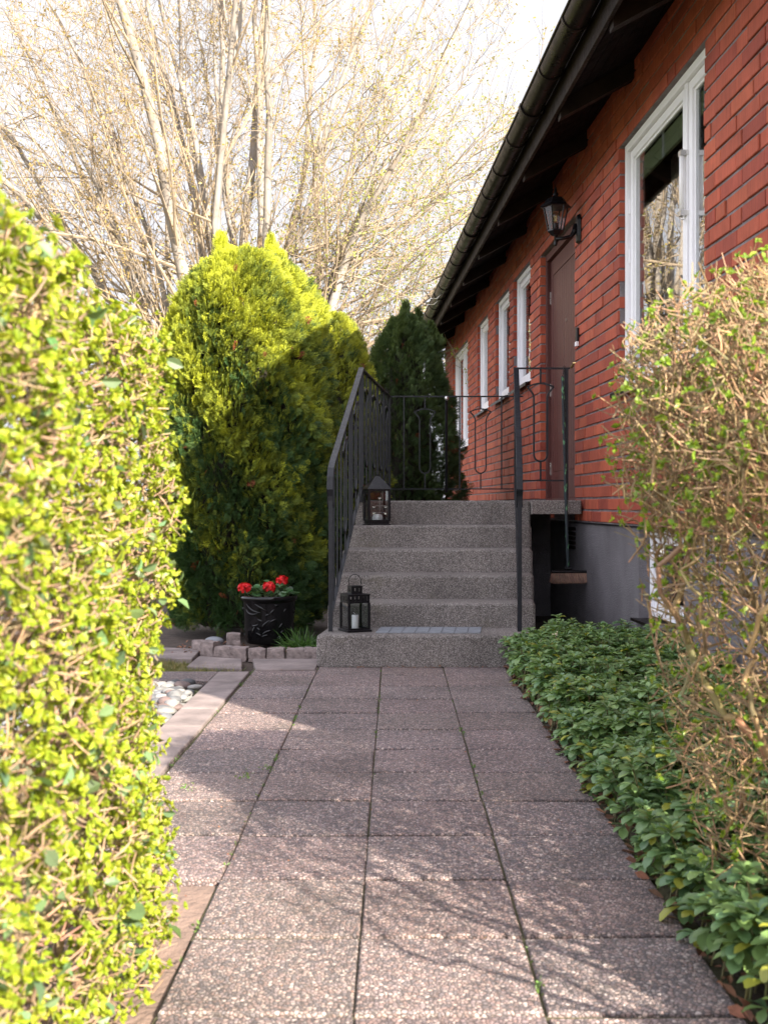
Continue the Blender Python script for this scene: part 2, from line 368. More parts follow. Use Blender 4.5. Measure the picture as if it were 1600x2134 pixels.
# ------------------------------------------------------------------ ground and paving
mb = MB(); mb.add([(-300,-60,-0.045),(300,-60,-0.045),(300,500,-0.045),(-300,500,-0.045)], [[(0,1,2,3)]])
tag(mb.build('ground', M['lawn']), kind='structure')
PX = 0.0098   # drift of the path joints with depth
def pth(x, y, z=0): return (x + PX * (y - 5.97), y, z)
mb = MB(); mb.box((-0.37, 0.3, -0.05), (0.72, 2.6, -0.009), f=pth); mb.box((-0.73, 2.645, -0.05), (0.72, 6.15, -0.009), f=pth)
tag(mb.build('path_joint_bed', M['moss']), kind='structure')
mb = MB()
rows = [5.765 + 0.349*(i) for i in range(-14, 2)]
cols_ = [-0.716, -0.366, -0.0135, 0.33, 0.68]
for r0 in rows:
    for c in range(4):
        jx, jy = rng.uniform(-.002,.002), rng.uniform(-.003,.003)
        x0, x1 = cols_[c] + 0.0022+jx, cols_[c+1] - 0.0022+jx
        y0, y1 = r0 + 0.008+jy, min(r0 + 0.349 - 0.008+jy, 6.04)
        if y1 - y0 < 0.05: continue
        if c == 0 and y1 < 2.7: continue
        tl = rng.uniform(-0.0025, 0.0025, 4); k = rng.uniform(0.86, 1.08); ch = 0.0035
        cc = np.array((k*rng.uniform(0.97,1.04), k, k*rng.uniform(0.97, 1.03)))
        V = []
        for (zz, ins) in ((-0.045, 0), (-ch, 0), (0, ch)):
            for q, (xx, yy) in enumerate(((x0+ins, y0+ins), (x1-ins, y0+ins), (x1-ins, y1-ins), (x0+ins, y1-ins))):
                V.append(pth(xx, yy, zz + (tl[q] if zz > -0.04 else 0)))
        mb.add(V, [[(0,1,5,4),(1,2,6,5),(2,3,7,6),(3,0,4,7),(4,5,9,8),(5,6,10,9),(6,7,11,10),(7,4,8,11),(8,9,10,11)]], cc)
# row of the same slabs running left beyond the border
for i in range(4):
    x1 = -0.90 - i*0.352; mb.box((x1-0.342, 5.55, -0.045), (x1, 5.87, 0.003), (0.9,0.9,0.92), f=pth)
tag(mb.build('path', M['slab']), kind='structure')
# smooth border pavers on the left of the path, slightly raised
mb = MB()
ys = [3.60, 4.03, 4.41, 4.794, 5.13, 5.517, 5.85]
for i in range(len(ys)-1):
    mb.box((-0.895+rng.uniform(-.004,.004), ys[i]+0.003, -0.045), (-0.727, ys[i+1]-0.003, 0.007+rng.uniform(-.002,.002)), f=pth)
# flat pavers in front of the sett edging
def quad(mb, pts, z0, z1):
    n = len(pts); V = [(x, y, z0) for x, y in pts] + [(x, y, z1) for x, y in pts]
    mb.add(V, [[(i, (i+1) % n, (i+1) % n + n, i + n) for i in range(n)], [tuple(range(n, 2*n))]])
quad(mb, [(-0.70,5.90),(-0.375,5.90),(-0.375,6.30),(-0.765,6.30)], -0.045, 0.012)
quad(mb, [(-1.10,6.02),(-0.78,5.93),(-0.83,6.31),(-1.10,6.42)], -0.045, 0.010)
quad(mb, [(-1.50,6.38),(-1.12,6.30),(-1.14,6.72),(-1.52,6.85)], -0.045, 0.012)
tag(mb.build('border_paving', M['paver'], bevel=0.006), kind='structure')
mb = MB(); mb.add([(-4,5.9,-0.03),(-0.36,5.9,-0.03),(-0.36,6.25,-0.004),(-0.2,9,0.02),(-0.2,14,0.02),(-4,14,0.02)], [[(0,1,2,3,4,5)]])
mb.add([(0.66,0.5,-0.012),(1.95,0.5,0.03),(1.75,10,0.03),(0.9,10,0.02),(0.68,6.1,-0.008)], [[(0,1,2,3,4)]])
tag(mb.build('soil_bed', M['soil']), kind='structure')
# sandy strip beneath the hedge, gently uneven
gx = np.linspace(-1.6, -0.372, 26); gy = np.linspace(0.4, 3.62, 60); V = []
for yy in gy:
    for xx in gx: V.append((xx + PX*(yy-5.97), yy, (-0.010 if yy < 2.62 else -0.022) + 0.006*math.sin(xx*9+yy*4)*math.sin(yy*7.3) + rng.uniform(-.0015,.0015)))
fs = [(j*26+i, j*26+i+1, (j+1)*26+i+1, (j+1)*26+i) for j in range(59) for i in range(25)]
mb = MB(); mb.add(V, [fs]); tag(mb.build('sandy_ground', M['sand'], smooth=True), kind='structure')

# pebbles beside the border
def blob(mb, c, rx, ry, rz, col, rot=0, n=2, rough=0.14):
    bm = bmesh.new(); bmesh.ops.create_icosphere(bm, subdivisions=n, radius=1)
    ph = rng.uniform(0, 6, 3)
    V = []
    for v in bm.verts:
        k = 1 + rough*math.sin(v.co.x*2.3+ph[0])*math.cos(v.co.y*2.1+ph[1]) + rough*0.6*math.sin(v.co.z*4+ph[2])
        x, y, z = v.co.x*k*rx, v.co.y*k*ry, v.co.z*k*rz
        V.append((c[0]+x*math.cos(rot)-y*math.sin(rot), c[1]+x*math.sin(rot)+y*math.cos(rot), c[2]+z))
    fs = [tuple(v.index for v in f.verts) for f in bm.faces]; bm.free(); mb.add(V, [fs], col)
mb = MB()
for i in range(330):
    y = rng.uniform(4.3, 5.5); x = rng.uniform(-1.55, -0.93); s = rng.uniform(0.018, 0.042)
    col = random.choice([(0.5,0.5,0.5),(0.33,0.34,0.36),(0.62,0.6,0.57),(0.38,0.27,0.25),(0.2,0.21,0.23),(0.45,0.44,0.42)])
    blob(mb, (x + PX*(y-5.97), y, rng.uniform(-0.02, 0.006)), s*rng.uniform(1,1.6), s, s*0.6, np.array(col)*rng.uniform(.24,.42), rng.uniform(0,3))
tag(mb.build('pebbles', M['pebble'], smooth=True), 'white and grey rounded pebbles beside the left paving border', 'pebbles', kind='stuff')

def blades(name, pts, h, cols, label, cat, wd=0.004, lean=0.5, kind='stuff', mat='grass', seg=3):
    n = len(pts); mb = MB()
    d = np.stack([rng.normal(size=n)*lean, rng.normal(size=n)*lean, np.ones(n)], 1)
    hh = h * rng.uniform(0.5, 1.2, n)
    P = grow(pts, d, hh, seg, 0.18, (0,0,-0.12)); S = norm(np.cross(P[:,-1]-P[:,0], rng.normal(size=(n,3))))
    wv = np.linspace(1, 0.15, seg+1) * wd
    V = np.stack([P - S[:,None]*wv[None,:,None], P + S[:,None]*wv[None,:,None]], 2).reshape(n, -1, 3)
    q = np.array([(2*i, 2*i+1, 2*i+3, 2*i+2) for i in range(seg)])
    fl = (q[None] + (np.arange(n)*(seg+1)*2)[:,None,None]).reshape(-1, 4)
    c = cols[rng.integers(0, len(cols), n)] * rng.uniform(0.7, 1.2, (n,1))
    mb.add(V.reshape(-1,3), [fl], np.repeat(c, (seg+1)*2, 0))
    return tag(mb.build(name, M[mat]), label, cat, kind=kind)
n = 9000; pts = np.stack([rng.uniform(-1.75,-0.80,n), rng.uniform(5.90,6.33,n), np.full(n,-0.03)], 1)
pts = pts[(pts[:,1] < 6.02 + 0.55*(-0.74-pts[:,0])) & ((pts[:,0] < -1.12) | (pts[:,1] < 6.02+0.06*rng.normal(size=n)))]
blades('grass', pts, 0.05, np.array([(0.10,0.14,0.03),(0.22,0.18,0.07),(0.14,0.15,0.04),(0.30,0.24,0.12)]), 'small patch of short part dry grass beyond the pebbles', 'grass', 0.0025)

# ------------------------------------------------------------------ stairs
SD = 0.11
def st(a, d, z, D=None): return (a + SD*(d - 7.59), d - 0.018*(a-0.4), z)
A0, A1 = -0.205, 1.026
Ds = [6.05, 6.41, 6.705, 7.0, 7.295, 7.59]; Hs = [0.181, 0.326, 0.472, 0.621, 0.771, 0.939]
stairs = empty('concrete_stairs', (0.35, 6.9, 0), label='grey washed concrete stairs climbing to the brown front door', cat='stairs')
def rel(o, t):
    o.location = tuple(-x for x in t.location) if t.rotation_euler.z == 0 else o.location
    return o
def step_mesh(a0, a1, d0, d1, z0, z1, r=0.016, nx=60):
    """block whose top front and side edges are worn round and uneven"""
    bm = bmesh.new(); mbx = MB()
    prof = [(d0, z0), (d0, z1-0.05), (d0, z1-r), (d0+r*0.3, z1-r*0.3), (d0+r, z1), (d0+0.06, z1), (d1, z1), (d1, z0)]
    xs = [a0, a0+0.006, a0+0.018] + list(np.linspace(a0+0.05, a1-0.05, nx)) + [a1-0.018, a1-0.006, a1]
    V = []
    for i, x in enumerate(xs):
        e = min(x-a0, a1-x); dr = 0.016*max(0, 1-e/0.018)**2
        for k, (d, z) in enumerate(prof):
            j = rng.normal()*0.0014 if k in (2,3,4) else rng.normal()*0.0006
            zz = z - (dr if z > z0 + 0.02 and k in (2,3,4,5,6) else 0); dd = d + (dr*0.6 if k < 5 else 0)
            V.append(st(x, dd + j, zz + (j if z > z0 else 0)))
    m_ = len(prof)
    fs = [(i*m_+k, (i+1)*m_+k, (i+1)*m_+k+1, i*m_+k+1) for i in range(len(xs)-1) for k in range(m_-1)]
    mbx.add(V, [fs, [tuple(range(m_))], [tuple((len(xs)-1)*m_+k for k in range(m_))[::-1]]])
    return mbx
for i in range(5):
    w0, w1 = (A0, A1) if i else (A0-0.005, A1+0.01)
    rel(step_mesh(w0, w1, Ds[i], Ds[i+1]-0.0015, 0.0, Hs[i]).build('step', M['step'], stairs), stairs)
rel(step_mesh(A0, A1, Ds[5], 9.8, 0.0, Hs[5]).build('landing', M['step'], stairs), stairs)
HR = 0.0444
def hs(v, d, z): return (v - HR*d, d, z)     # house frame to world
mb = MB(); 
V = [(1.033-0.009*k + SD*(y-7.59), y, z) for k, (y, z) in enumerate([(7.51,0.846),(8.9,0.846),(8.9,0.941),(7.51,0.941)])]
mb = MB()
rx = lambda y: 1.72 - HR*y - 0.012
P_ = [(1.030+SD*(7.51-7.59),7.51),(rx(7.51),7.51),(rx(9.3),9.3),(1.030+SD*(9.3-7.59),9.3)]
quad(mb, P_, 0.846, 0.942); mb.add([(x,y,0.846) for x,y in P_], [[(3,2,1,0)]])
rel(mb.build('door_slab', M['step'], stairs, bevel=0.012, seg=3), stairs)
mb = MB(); quad(mb, [(1.030+SD*(8.6-7.59),8.6),(rx(8.6),8.6),(rx(9.7),9.7),(1.030+SD*(9.7-7.59),9.7)], 0, 0.84)  # added block closing the space under the slab against light from behind
rel(mb.build('slab_light_block', M['plinth'], stairs), stairs)
# tile mat on the bottom step
mb = MB(); nn = 8
for i in range(nn):
    for j in range(2):
        a = -0.055+0.17+ i*0.0745; d = 6.115 + j*0.132
        mb.box((a, d, 0.181), (a+0.0725, d+0.130, 0.189), f=st)
tag(mb.build('door_mat', M['mat'], bevel=0.002), 'flat grey blue rubber tile mat on the lowest stair', 'mat')

# ------------------------------------------------------------------ railings
def lyre(c_fn, r=0.0075):
    """outline of the lyre shape; c_fn(s, h) maps panel coords (s along, h 0..1 height between rails) to world"""
    mb = MB()
    tipw, w_ = 0.093, 0.047
    top, tip, nk, bot = 0.866, 0.835, 0.735, 0.17
    arc = [(-tipw + 2*tipw*t, tip + (top-tip)*math.sin(math.pi*t)) for t in np.linspace(0, 1, 9)]
    mb.tube([c_fn(s, h) for s, h in arc], r, 4)
    for sg in (-1, 1):
        side = [(sg*(tipw - (tipw-w_)*math.sin(t*math.pi/2)), tip - (tip-nk)*t) for t in np.linspace(0, 1, 7)]
        side += [(sg*w_, h) for h in (0.6, 0.45, 0.3, 0.23)]
        side += [(sg*w_*math.cos(t), 0.23 - 0.06*math.sin(t)) for t in np.linspace(0.15, math.pi/2, 7)]
        mb.tube([c_fn(s, h) for s, h in side], r, 4)
    mb.tube([c_fn(0, top), c_fn(0, 1.0)], r, 4); mb.tube([c_fn(0, 0.0), c_fn(0, bot)], r, 4)
    return mb
def panel(par, fn, length, offs):
    """fn(s, h) world point; offs = module start positions"""
    for o in offs:
        for s in (o, o + 0.37):
            rel(MB().tube([fn(s, 0), fn(s, 1)], 0.008, 4).build('baluster', M['iron'], par), par)
        rel(lyre(lambda a, h, o=o: fn(o + 0.185 + a, h)).build('lyre_ornament', M['iron'], par), par)
ZT = 1.868; ZB = 1.05
def railing(name, label, x_top, right):
    par = empty(name, (x_top, 7.6, 0), label=label, cat='railing')
    def slope(s, h):      # s=0 at the top of the stairs, running down to D=6.2
        d = 7.59 - s; x = x_top - 0.108*s; k = 0.548
        return (x, d, (ZB-0.02) - k*s + h*(ZT-ZB+0.01))
    # handrail: flat bar with curled-down lower end
    pts = [(7.59, ZT), (6.30, ZT-0.548*1.29), (6.235, ZT-0.75), (6.205, ZT-0.80), (6.195, ZT-0.87), (6.205, ZT-0.95), (6.225, ZT-0.975)]
    mb = MB(); V = []
    for i, (d, z) in enumerate(pts):
        x = x_top - 0.108*(7.59-d)
        p0 = pts[max(i-1,0)]; p1 = pts[min(i+1,len(pts)-1)]
        tx, tz = p1[0]-p0[0], p1[1]-p0[1]; l = math.hypot(tx,tz); nx_, nz_ = -tz/l, tx/l
        if nz_ < 0 and i < 3: nx_, nz_ = -nx_, -nz_
        for sx in (-0.0185, 0.0185):
            for k in (0, 0.011): V.append((x+sx, d - abs(nz_)*0 + (nx_*k if nz_>0 else -abs(nx_)*k), z + (abs(nz_)*k)))
    fs = []
    for i in range(len(pts)-1):
        a = i*4; b = a+4
        fs += [(a, b, b+1, a+1), (a+1, b+1, b+3, a+3), (a+3, b+3, b+2, a+2), (a+2, b+2, b, a)]
    mb.add(V, [fs, [(0,1,3,2)], [(len(V)-4, len(V)-2, len(V)-1, len(V)-3)]])
    rel(mb.build('handrail', M['iron'], par, bevel=0.002), par)
    xb = x_top - 0.108*1.37
    rel(MB().box((xb-0.012, 6.215-0.012, 0.181), (xb+0.012, 6.215+0.012, ZT-0.80)).build('post', M['iron'], par), par)
    rel(MB().box((x_top-0.012, 7.60-0.012, 0.93), (x_top+0.012, 7.60+0.012, ZT)).build('post', M['iron'], par), par)
    p, q = slope(0, 0), slope(1.37, 0)
    rel(MB().bar(p, q, 0.022, 0.008).build('bottom_rail', M['iron'], par), par)
    panel(par, slope, 1.37, [0.10, 0.60] if not right else [0.10, 0.60])
    for s_ in (0.545, 1.02+0.1, 1.25):
        rel(MB().tube([slope(s_, 0), slope(s_, 1)], 0.008, 4).build('baluster', M['iron'], par), par)
    return par
lr = railing('iron_railing', 'black iron railing with lyre shapes on the left and back of the stairs', -0.159, False)
XL = -0.159
def lvl(s, h): return (XL + 0.108*s, 7.62 + s, ZB + h*(ZT-ZB))
rel(MB().bar(lvl(-0.03, 1), lvl(1.92, 1), 0.030, 0.010).build('level_rail', M['iron'], lr), lr)
rel(MB().bar(lvl(0, 0), lvl(1.92, 0), 0.018, 0.008).build('bottom_rail', M['iron'], lr), lr)
panel(lr, lvl, 1.92, [0.10, 0.57, 1.04, 1.50])
XC = XL + 0.108*1.92; DC = 9.54
rel(MB().box((XC-0.012, DC-0.012, 0.93), (XC+0.012, DC+0.012, ZT)).build('post', M['iron'], lr), lr)
def back(s, h): return (XC + s, DC, ZB + h*(ZT-ZB))
rel(MB().bar(back(0,1), back(1.18,1), 0.018, 0.012).build('level_rail', M['iron'], lr), lr)
rel(MB().bar(back(0,0), back(1.12,0), 0.014, 0.010).build('bottom_rail', M['iron'], lr), lr)
panel(lr, back, 1.1, [0.128, 0.62])
mb = MB(); x_ = XC + 0.50; mb.tube([(x_, 9.50, 1.02), (x_, 9.50, 1.80), (x_, 9.485, 1.83), (x_+0.0, 9.46, 1.845)], 0.012, 10)
rel(mb.build('flag_holder', M['iron'], lr, smooth=True), lr)
rel(MB().tube([(x_, 9.452, 1.846), (x_, 9.468, 1.842)], 0.019, 14).build('holder_rim', M['steel'], lr, smooth=True), lr)
rr_ = railing('iron_railing', 'black iron railing on the right of the stairs with a short panel before the door', 0.928, True)
def fr(s, h): return (0.928 + s, 7.575, 1.08 + h*(ZT-1.08))
rel(MB().bar(fr(0,1), fr(0.375,1), 0.018, 0.012).build('level_rail', M['iron'], rr_), rr_)
rel(MB().bar(fr(0,0), fr(0.345,0), 0.014, 0.010).build('bottom_rail', M['iron'], rr_), rr_)
rel(MB().box((0.928+0.335, 7.56, 0.942), (0.928+0.362, 7.59, ZT-0.006)).build('post', M['iron'], rr_), rr_)
rel(lyre(lambda a, h: fr(0.170 + a, h), 0.0085).build('lyre_ornament', M['iron'], rr_), rr_)

# broom hanging from the right railing
br = empty('broom', (1.27, 7.46, 0.40), label='long handled broom with brown bristles hanging from the right railing', cat='broom')
def relb(o): o.location = tuple(-x for x in br.location); return o
top = Vector((1.235, 7.47, 1.80)); bot = Vector((1.272, 7.47, 0.46))
mb = MB(); mb.tube([tuple(bot.lerp(top, t)) for t in np.linspace(0, 1, 30)], 0.0105, 16, (0.02,0.03,0.035))
for i in range(34):
    t = (i+rng.uniform(0,.6))/34; c = bot.lerp(top, t); a = rng.uniform(0, 6.3)
    for k in range(3):
        a2 = a + rng.uniform(-.8,.8); z = c.z + rng.uniform(-.014,.014)
        o = Vector((math.cos(a2), math.sin(a2), 0)); s = o.cross(Vector((0,0,1)))
        p = Vector((c.x, c.y, z)) + o*0.0108
        V = [p - s*0.006, p + Vector((0,0,-0.012)) + o*0.001, p + s*0.006, p + Vector((0,0,0.014)) + o*0.001]
        mb.add([tuple(v) for v in V], [[(0,1,2,3)]], (0.10,0.24,0.12))
relb(mb.build('handle', M['twig'], br))
relb(MB().tube([(1.235,7.47,1.80),(1.25,7.53,1.875),(1.27,7.575,1.885),(1.262,7.56,1.85),(1.235,7.47,1.805)], 0.0025, 5).build('hanging_loop', M['lantern'], br))
def bh(x, y, z): return (x, 7.47 + y, z)
mb = MB(); mb.box((1.155, -0.03, 0.438), (1.405, 0.03, 0.457), f=bh); mb.box((1.245,-0.02,0.46), (1.30,0.02,0.478), f=bh)
relb(mb.build('head_block', M['lantern'], br, bevel=0.008, seg=3))
mb = MB(); nb = 3200
s0 = np.stack([rng.uniform(1.158,1.402,nb), 7.47+rng.uniform(-.026,.026,nb), np.full(nb,0.438)], 1)
d0 = np.stack([(s0[:,0]-1.28)*1.5+0.25+rng.normal(size=nb)*.12, (s0[:,1]-7.47)*6, -np.ones(nb)], 1)
Pb = grow(s0, d0, rng.uniform(.048,.076,nb), 2, 0.05, (0,0,0)); tubes(mb, Pb, np.full((nb,3), 0.0011), 3, vary((0.24,0.14,0.10), nb, .4))
relb(mb.build('bristles', M['twig'], br))

# ------------------------------------------------------------------ lanterns and candles
def lantern_a(x, y, z, rz):      # pyramid roof lantern
    t = empty('candle_lantern', (x, y, z), rz, label='black metal lantern with pyramid roof near the top of the stairs', cat='lantern')
    w = 0.071
    MB().box((-w-.010,-w-.010,0), (w+.010,w+.010,0.008)).box((-w,-w,0.008), (w,w,0.026)).build('base', M['lantern'], t, bevel=0.002)
    mb = MB()
    for sx in (-1,1):
        for sy in (-1,1): mb.box((sx*w-0.008, sy*w-0.008, 0.026), (sx*w+0.008, sy*w+0.008, 0.245))
    for z0, z1 in ((0.026,0.036),(0.235,0.247)):
        for s in (-1,1):
            mb.box((-w+.008, s*w-0.006, z0), (w-.008, s*w+0.006, z1)); mb.box((s*w-0.006, -w+.008, z0), (s*w+0.006, w-.008, z1))
    mb.build('frame', M['lantern'], t)
    mb = MB()
    for s in (-1,1):
        mb.box((-w+.008, s*w-0.001, 0.036), (w-.008, s*w+0.001, 0.235)); mb.box((s*w-0.001, -w+.008, 0.036), (s*w+0.001, w-.008, 0.235))
    mb.build('glass_pane', M['lglass'], t)
    r = w+0.013; MB().add([(-r,-r,.247),(r,-r,.247),(r,r,.247),(-r,r,.247),(-.016,-.016,.335),(.016,-.016,.335),(.016,.016,.335),(-.016,.016,.335)],
        [[(3,2,1,0),(4,5,6,7),(0,1,5,4),(1,2,6,5),(2,3,7,6),(3,0,4,7)]]).build('roof', M['lantern'], t)
    a = np.linspace(0, 2*math.pi, 20)
    MB().tube([(0.019*math.cos(q), 0.006*math.sin(q), 0.352+0.019*math.sin(q)) for q in a], 0.0018, 6).build('ring', M['lantern'], t)
    return t
lantern_a(-0.050, 7.435, 0.771, R(14))
mb = MB(); mb.lathe([(0,0),(0.034,0),(0.036,0.012),(0.036,0.026),(0.030,0.042),(0.012,0.050),(0,0.050)], 24, (-0.045,7.43,0.7975))
mb.tube([(-0.040,7.385,0.826),(-0.032,7.384,0.822)], 0.008, 8)
tag(mb.build('tea_candle', M['wax'], smooth=True), 'small round white candle holder in the pyramid roof lantern', 'candle')
# little silver wire ornament standing in the lantern
mb = MB(); bx, by, bz = -0.030, 7.40, 0.798
mb.tube([(bx,by,bz),(bx,by,bz+0.16)], 0.0014, 6)
for k, zz in enumerate((0.06,0.105)):
    mb.tube([(bx-0.042,by,bz+zz),(bx+0.042,by,bz+zz)], 0.0011, 5)
for (ox, zz, s) in ((-0.04,0.05,1),(0.04,0.05,1),(-0.04,0.095,1),(0.04,0.095,1),(0,0.155,1.1)):
    for sg in (-1,1):
        V = [(bx+ox, by, bz+zz), (bx+ox+sg*0.006*s, by, bz+zz+0.009*s), (bx+ox+sg*0.009*s, by, bz+zz+0.002), (bx+ox+sg*0.003, by, bz+zz-0.005)]
        V += [(a, b+0.0015, c) for a, b, c in V]
        mb.add(V, [[(0,1,2,3),(7,6,5,4),(0,4,5,1),(1,5,6,2),(2,6,7,3),(3,7,4,0)]])
tag(mb.build('wire_ornament', M['steel']), 'tiny silver angel mobile on a wire inside the upper lantern', 'ornament')

def lantern_b(x, y, z, rz):      # slotted two-tier lantern with ring handle
    t = empty('candle_lantern', (x, y, z), rz, label='black lantern with slotted top and ring handle on the lowest stair', cat='lantern')
    w = 0.062
    MB().box((-w-.014,-w-.014,0), (w+.014,w+.014,0.012)).build('base', M['lantern'], t, bevel=0.002)
    mb = MB()
    for sx in (-1,1):
        for sy in (-1,1): mb.box((sx*w-0.006, sy*w-0.006, 0.012), (sx*w+0.006, sy*w+0.006, 0.165))
    for s in (-1,1):
        mb.box((-w+.006, s*w-0.004, 0.012), (w-.006, s*w+0.004, 0.022)); mb.box((s*w-0.004, -w+.006, 0.012), (s*w+0.004, w-.006, 0.022))
    mb.build('frame', M['lantern'], t)
    def slotted(mb, w, z0, z1, n, wd):
        for s in (-1,1):
            for ax in (0,1):
                def B(a, b, za, zb):
                    if ax == 0: mb.box((a, s*w-0.0015, za), (b, s*w+0.0015, zb))
                    else: mb.box((s*w-0.0015, a, za), (s*w+0.0015, b, zb))
                B(-w+0.002, w-0.002, z0, z0+0.012); B(-w+0.002, w-0.002, z1-0.008, z1)
                e = np.linspace(-w+0.002, w-0.002, n+1); g = wd/2
                cs = (e[:-1]+e[1:])/2; cur = -w+0.002
                for c in cs: B(cur, c-g, z0+0.012, z1-0.008); cur = c+g
                B(cur, w-0.002, z0+0.012, z1-0.008)
    mb = MB(); slotted(mb, w+0.003, 0.165, 0.212, 5, 0.009); mb.box((-w-.006,-w-.006,0.212), (w+.006,w+.006,0.216)); mb.build('slotted_band', M['lantern'], t)
    mb = MB(); slotted(mb, 0.032, 0.216, 0.258, 2, 0.010); mb.box((-.035,-.035,0.258), (.035,.035,0.262)); mb.build('slotted_chimney', M['lantern'], t)
    mb = MB()
    for s in (-1,1):
        mb.box((-w+.006, s*w-0.001, 0.022), (w-.006, s*w+0.001, 0.165)); mb.box((s*w-0.001, -w+.006, 0.022), (s*w+0.001, w-.006, 0.165))
    mb.build('glass_pane', M['lglass'], t)
    a = np.linspace(-0.5, math.pi+0.5, 26); cz, sz = math.cos(-rz), math.sin(-rz)
    MB().tube([(0.036*math.cos(q)*cz, 0.036*math.cos(q)*sz, 0.285+0.042*math.sin(q)) for q in a], 0.0028, 6).build('ring_handle', M['lantern'], t, smooth=True)
    return t
lantern_b(-0.168, 6.235, 0.181, R(24))
mb = MB(); mb.lathe([(0,0),(0.0195,0),(0.02,0.004),(0.02,0.076),(0.018,0.081),(0.006,0.079),(0,0.079)], 20, (-0.166,6.232,0.1935))
mb.tube([(-0.166,6.232,0.27),(-0.168,6.232,0.281),(-0.176,6.232,0.288)], 0.0012, 5)
tag(mb.build('pillar_candle', M['wax'], smooth=True), 'white pillar candle in the slotted lantern on the lowest stair', 'candle')

# ------------------------------------------------------------------ house
house = empty('brick_house', (0,0,0), math.atan(HR), label='red brick house with dark eaves, white windows and brown door', cat='house')
ZP = 0.784; CH = 0.082; W0 = 1.72; HN, HF = 1.75, 17.0
NC = 33
opens = [(4.98, 6.504, ZP+10*CH, ZP+28*CH), (7.72, 9.04, 0.5, ZP+27*CH), (9.51, 10.42, ZP+15*CH, ZP+28*CH),
         (10.68, 11.60, ZP+15*CH, ZP+28*CH), (12.19, 13.09, ZP+15*CH, ZP+28*CH), (14.06, 15.85, ZP+11*CH, ZP+28*CH)]
mb = MB()
for k in range(NC):
    z0 = ZP + k*CH + 0.014; z1 = z0 + 0.068; zm = (z0+z1)/2
    iv = [(HN, HF)]
    for a, b, c, d in opens:
        if c < zm < d:
            new = []
            for p, q in iv:
                if b <= p or a >= q: new.append((p, q))
                else:
                    if a > p: new.append((p, a))
                    if b < q: new.append((b, q))
            iv = new
    bricks = []; y = HN - (0.0 if k % 2 else 0.195)
    rgx = np.random.default_rng(100+k)
    while y < HF:
        L = 0.25 if rgx.random() > 0.16 else 0.122
        bricks.append((y, y+L)); y += L + rgx.uniform(0.005, 0.010)
    for p, q in iv:
        for a, b in bricks:
            a2, b2 = max(a, p), min(b, q)
            if b2 - a2 < 0.012: continue
            if b2 - a2 < 0.03 and (a2 == a) != (b2 == b) : pass
            if b2 - b < 0 and q - b2 < 0.02: b2 = q
            pr = rng.uniform(-0.0035, 0.003); tw = rng.uniform(-0.0025, 0.0025); tz = rng.uniform(-.0012,.0012)
            f = W0 + pr
            t = rng.random(); base = (0.365,0.078,0.041) if t < .55 else ((0.31,0.061,0.037) if t < .82 else (0.41,0.094,0.046))
            c = np.array(base) * rng.uniform(0.85, 1.08)
            e = 0.003
            V = [(f+tw+e, a2, z0+tz),(W0+0.12, a2, z0),(W0+0.12, b2, z0),(f-tw+e, b2, z0+tz),
                 (f+tw+e, a2, z1+tz),(W0+0.12, a2, z1),(W0+0.12, b2, z1),(f-tw+e, b2, z1+tz)]
            # chamfered face
            V += [(f+tw, a2+e, z0+e+tz), (f-tw, b2-e, z0+e+tz), (f-tw, b2-e, z1-e+tz), (f+tw, a2+e, z1-e+tz)]
            mb.add(V, [[(3,2,1,0),(4,5,6,7),(0,1,5,4),(1,2,6,5),(2,3,7,6),(8,11,10,9),(8,9,3,0),(9,10,7,3),(10,11,4,7),(11,8,0,4)]], c)
wall_mb = mb
# mortar core with the openings cut out
ysb = sorted({HN+.003, HF-.003} | {o[0]-0.006 for o in opens} | {o[1]+0.006 for o in opens}); zsb = sorted({ZP, ZP+NC*CH} | {max(ZP, o[2]+(0.002 if o[2] > ZP else 0)) for o in opens} | {o[3]+0.0125 for o in opens})
mb = MB()
for i in range(len(ysb)-1):
    for j in range(len(zsb)-1):
        ym, zm = (ysb[i]+ysb[i+1])/2, (zsb[j]+zsb[j+1])/2
        if any(o[0]-.007 < ym < o[1]+.007 and o[2] < zm < o[3]+0.0122 for o in opens): continue
        wall_mb.box((W0+0.0085, ysb[i], zsb[j]), (W0+0.115, ysb[i+1], zsb[j+1]), mi=1)
wall_mb.build('brick_wall', [M['brick'], M['mortar']], house)
# back structure: closes the house so no light leaks in
mb = MB(); mb.box((W0+7.4, HN, -0.04), (W0+7.5, HF, 3.5)); mb.box((W0+0.13, HN+0.0, -0.04), (W0+7.39, HN+0.12, 3.5)); mb.box((W0+0.13, HF-0.12, -0.04), (W0+7.39, HF, 3.5))
mb.build('outer_wall', M['mortar'], house)
# plinth with basement window opening
bo = (5.30, 6.10, 0.25, ZP-0.004)
mb = MB()
def pl(y0, y1, z0, z1): mb.box((W0+0.006, y0, z0), (W0+0.16, y1, z1))
pl(HN, bo[0], -0.05, ZP-0.004); pl(bo[1], HF, -0.05, ZP-0.004); pl(bo[0]+.0005, bo[1]-.0005, -0.05, bo[2])
mb.build('plinth', M['plinth'], house, bevel=0.004)
MB().box((W0-0.004, HN, ZP-0.004), (W0+0.12, HF, ZP+0.004)).build('damp_course', M['lantern'], house)
mb = MB(); 
for k in range(5): mb.bar((W0-0.001, 7.72, 0.60+k*0.034), (W0-0.001, 7.90, 0.60+k*0.034), 0.016, 0.022)
mb.build('air_vent', M['soffit'], house)

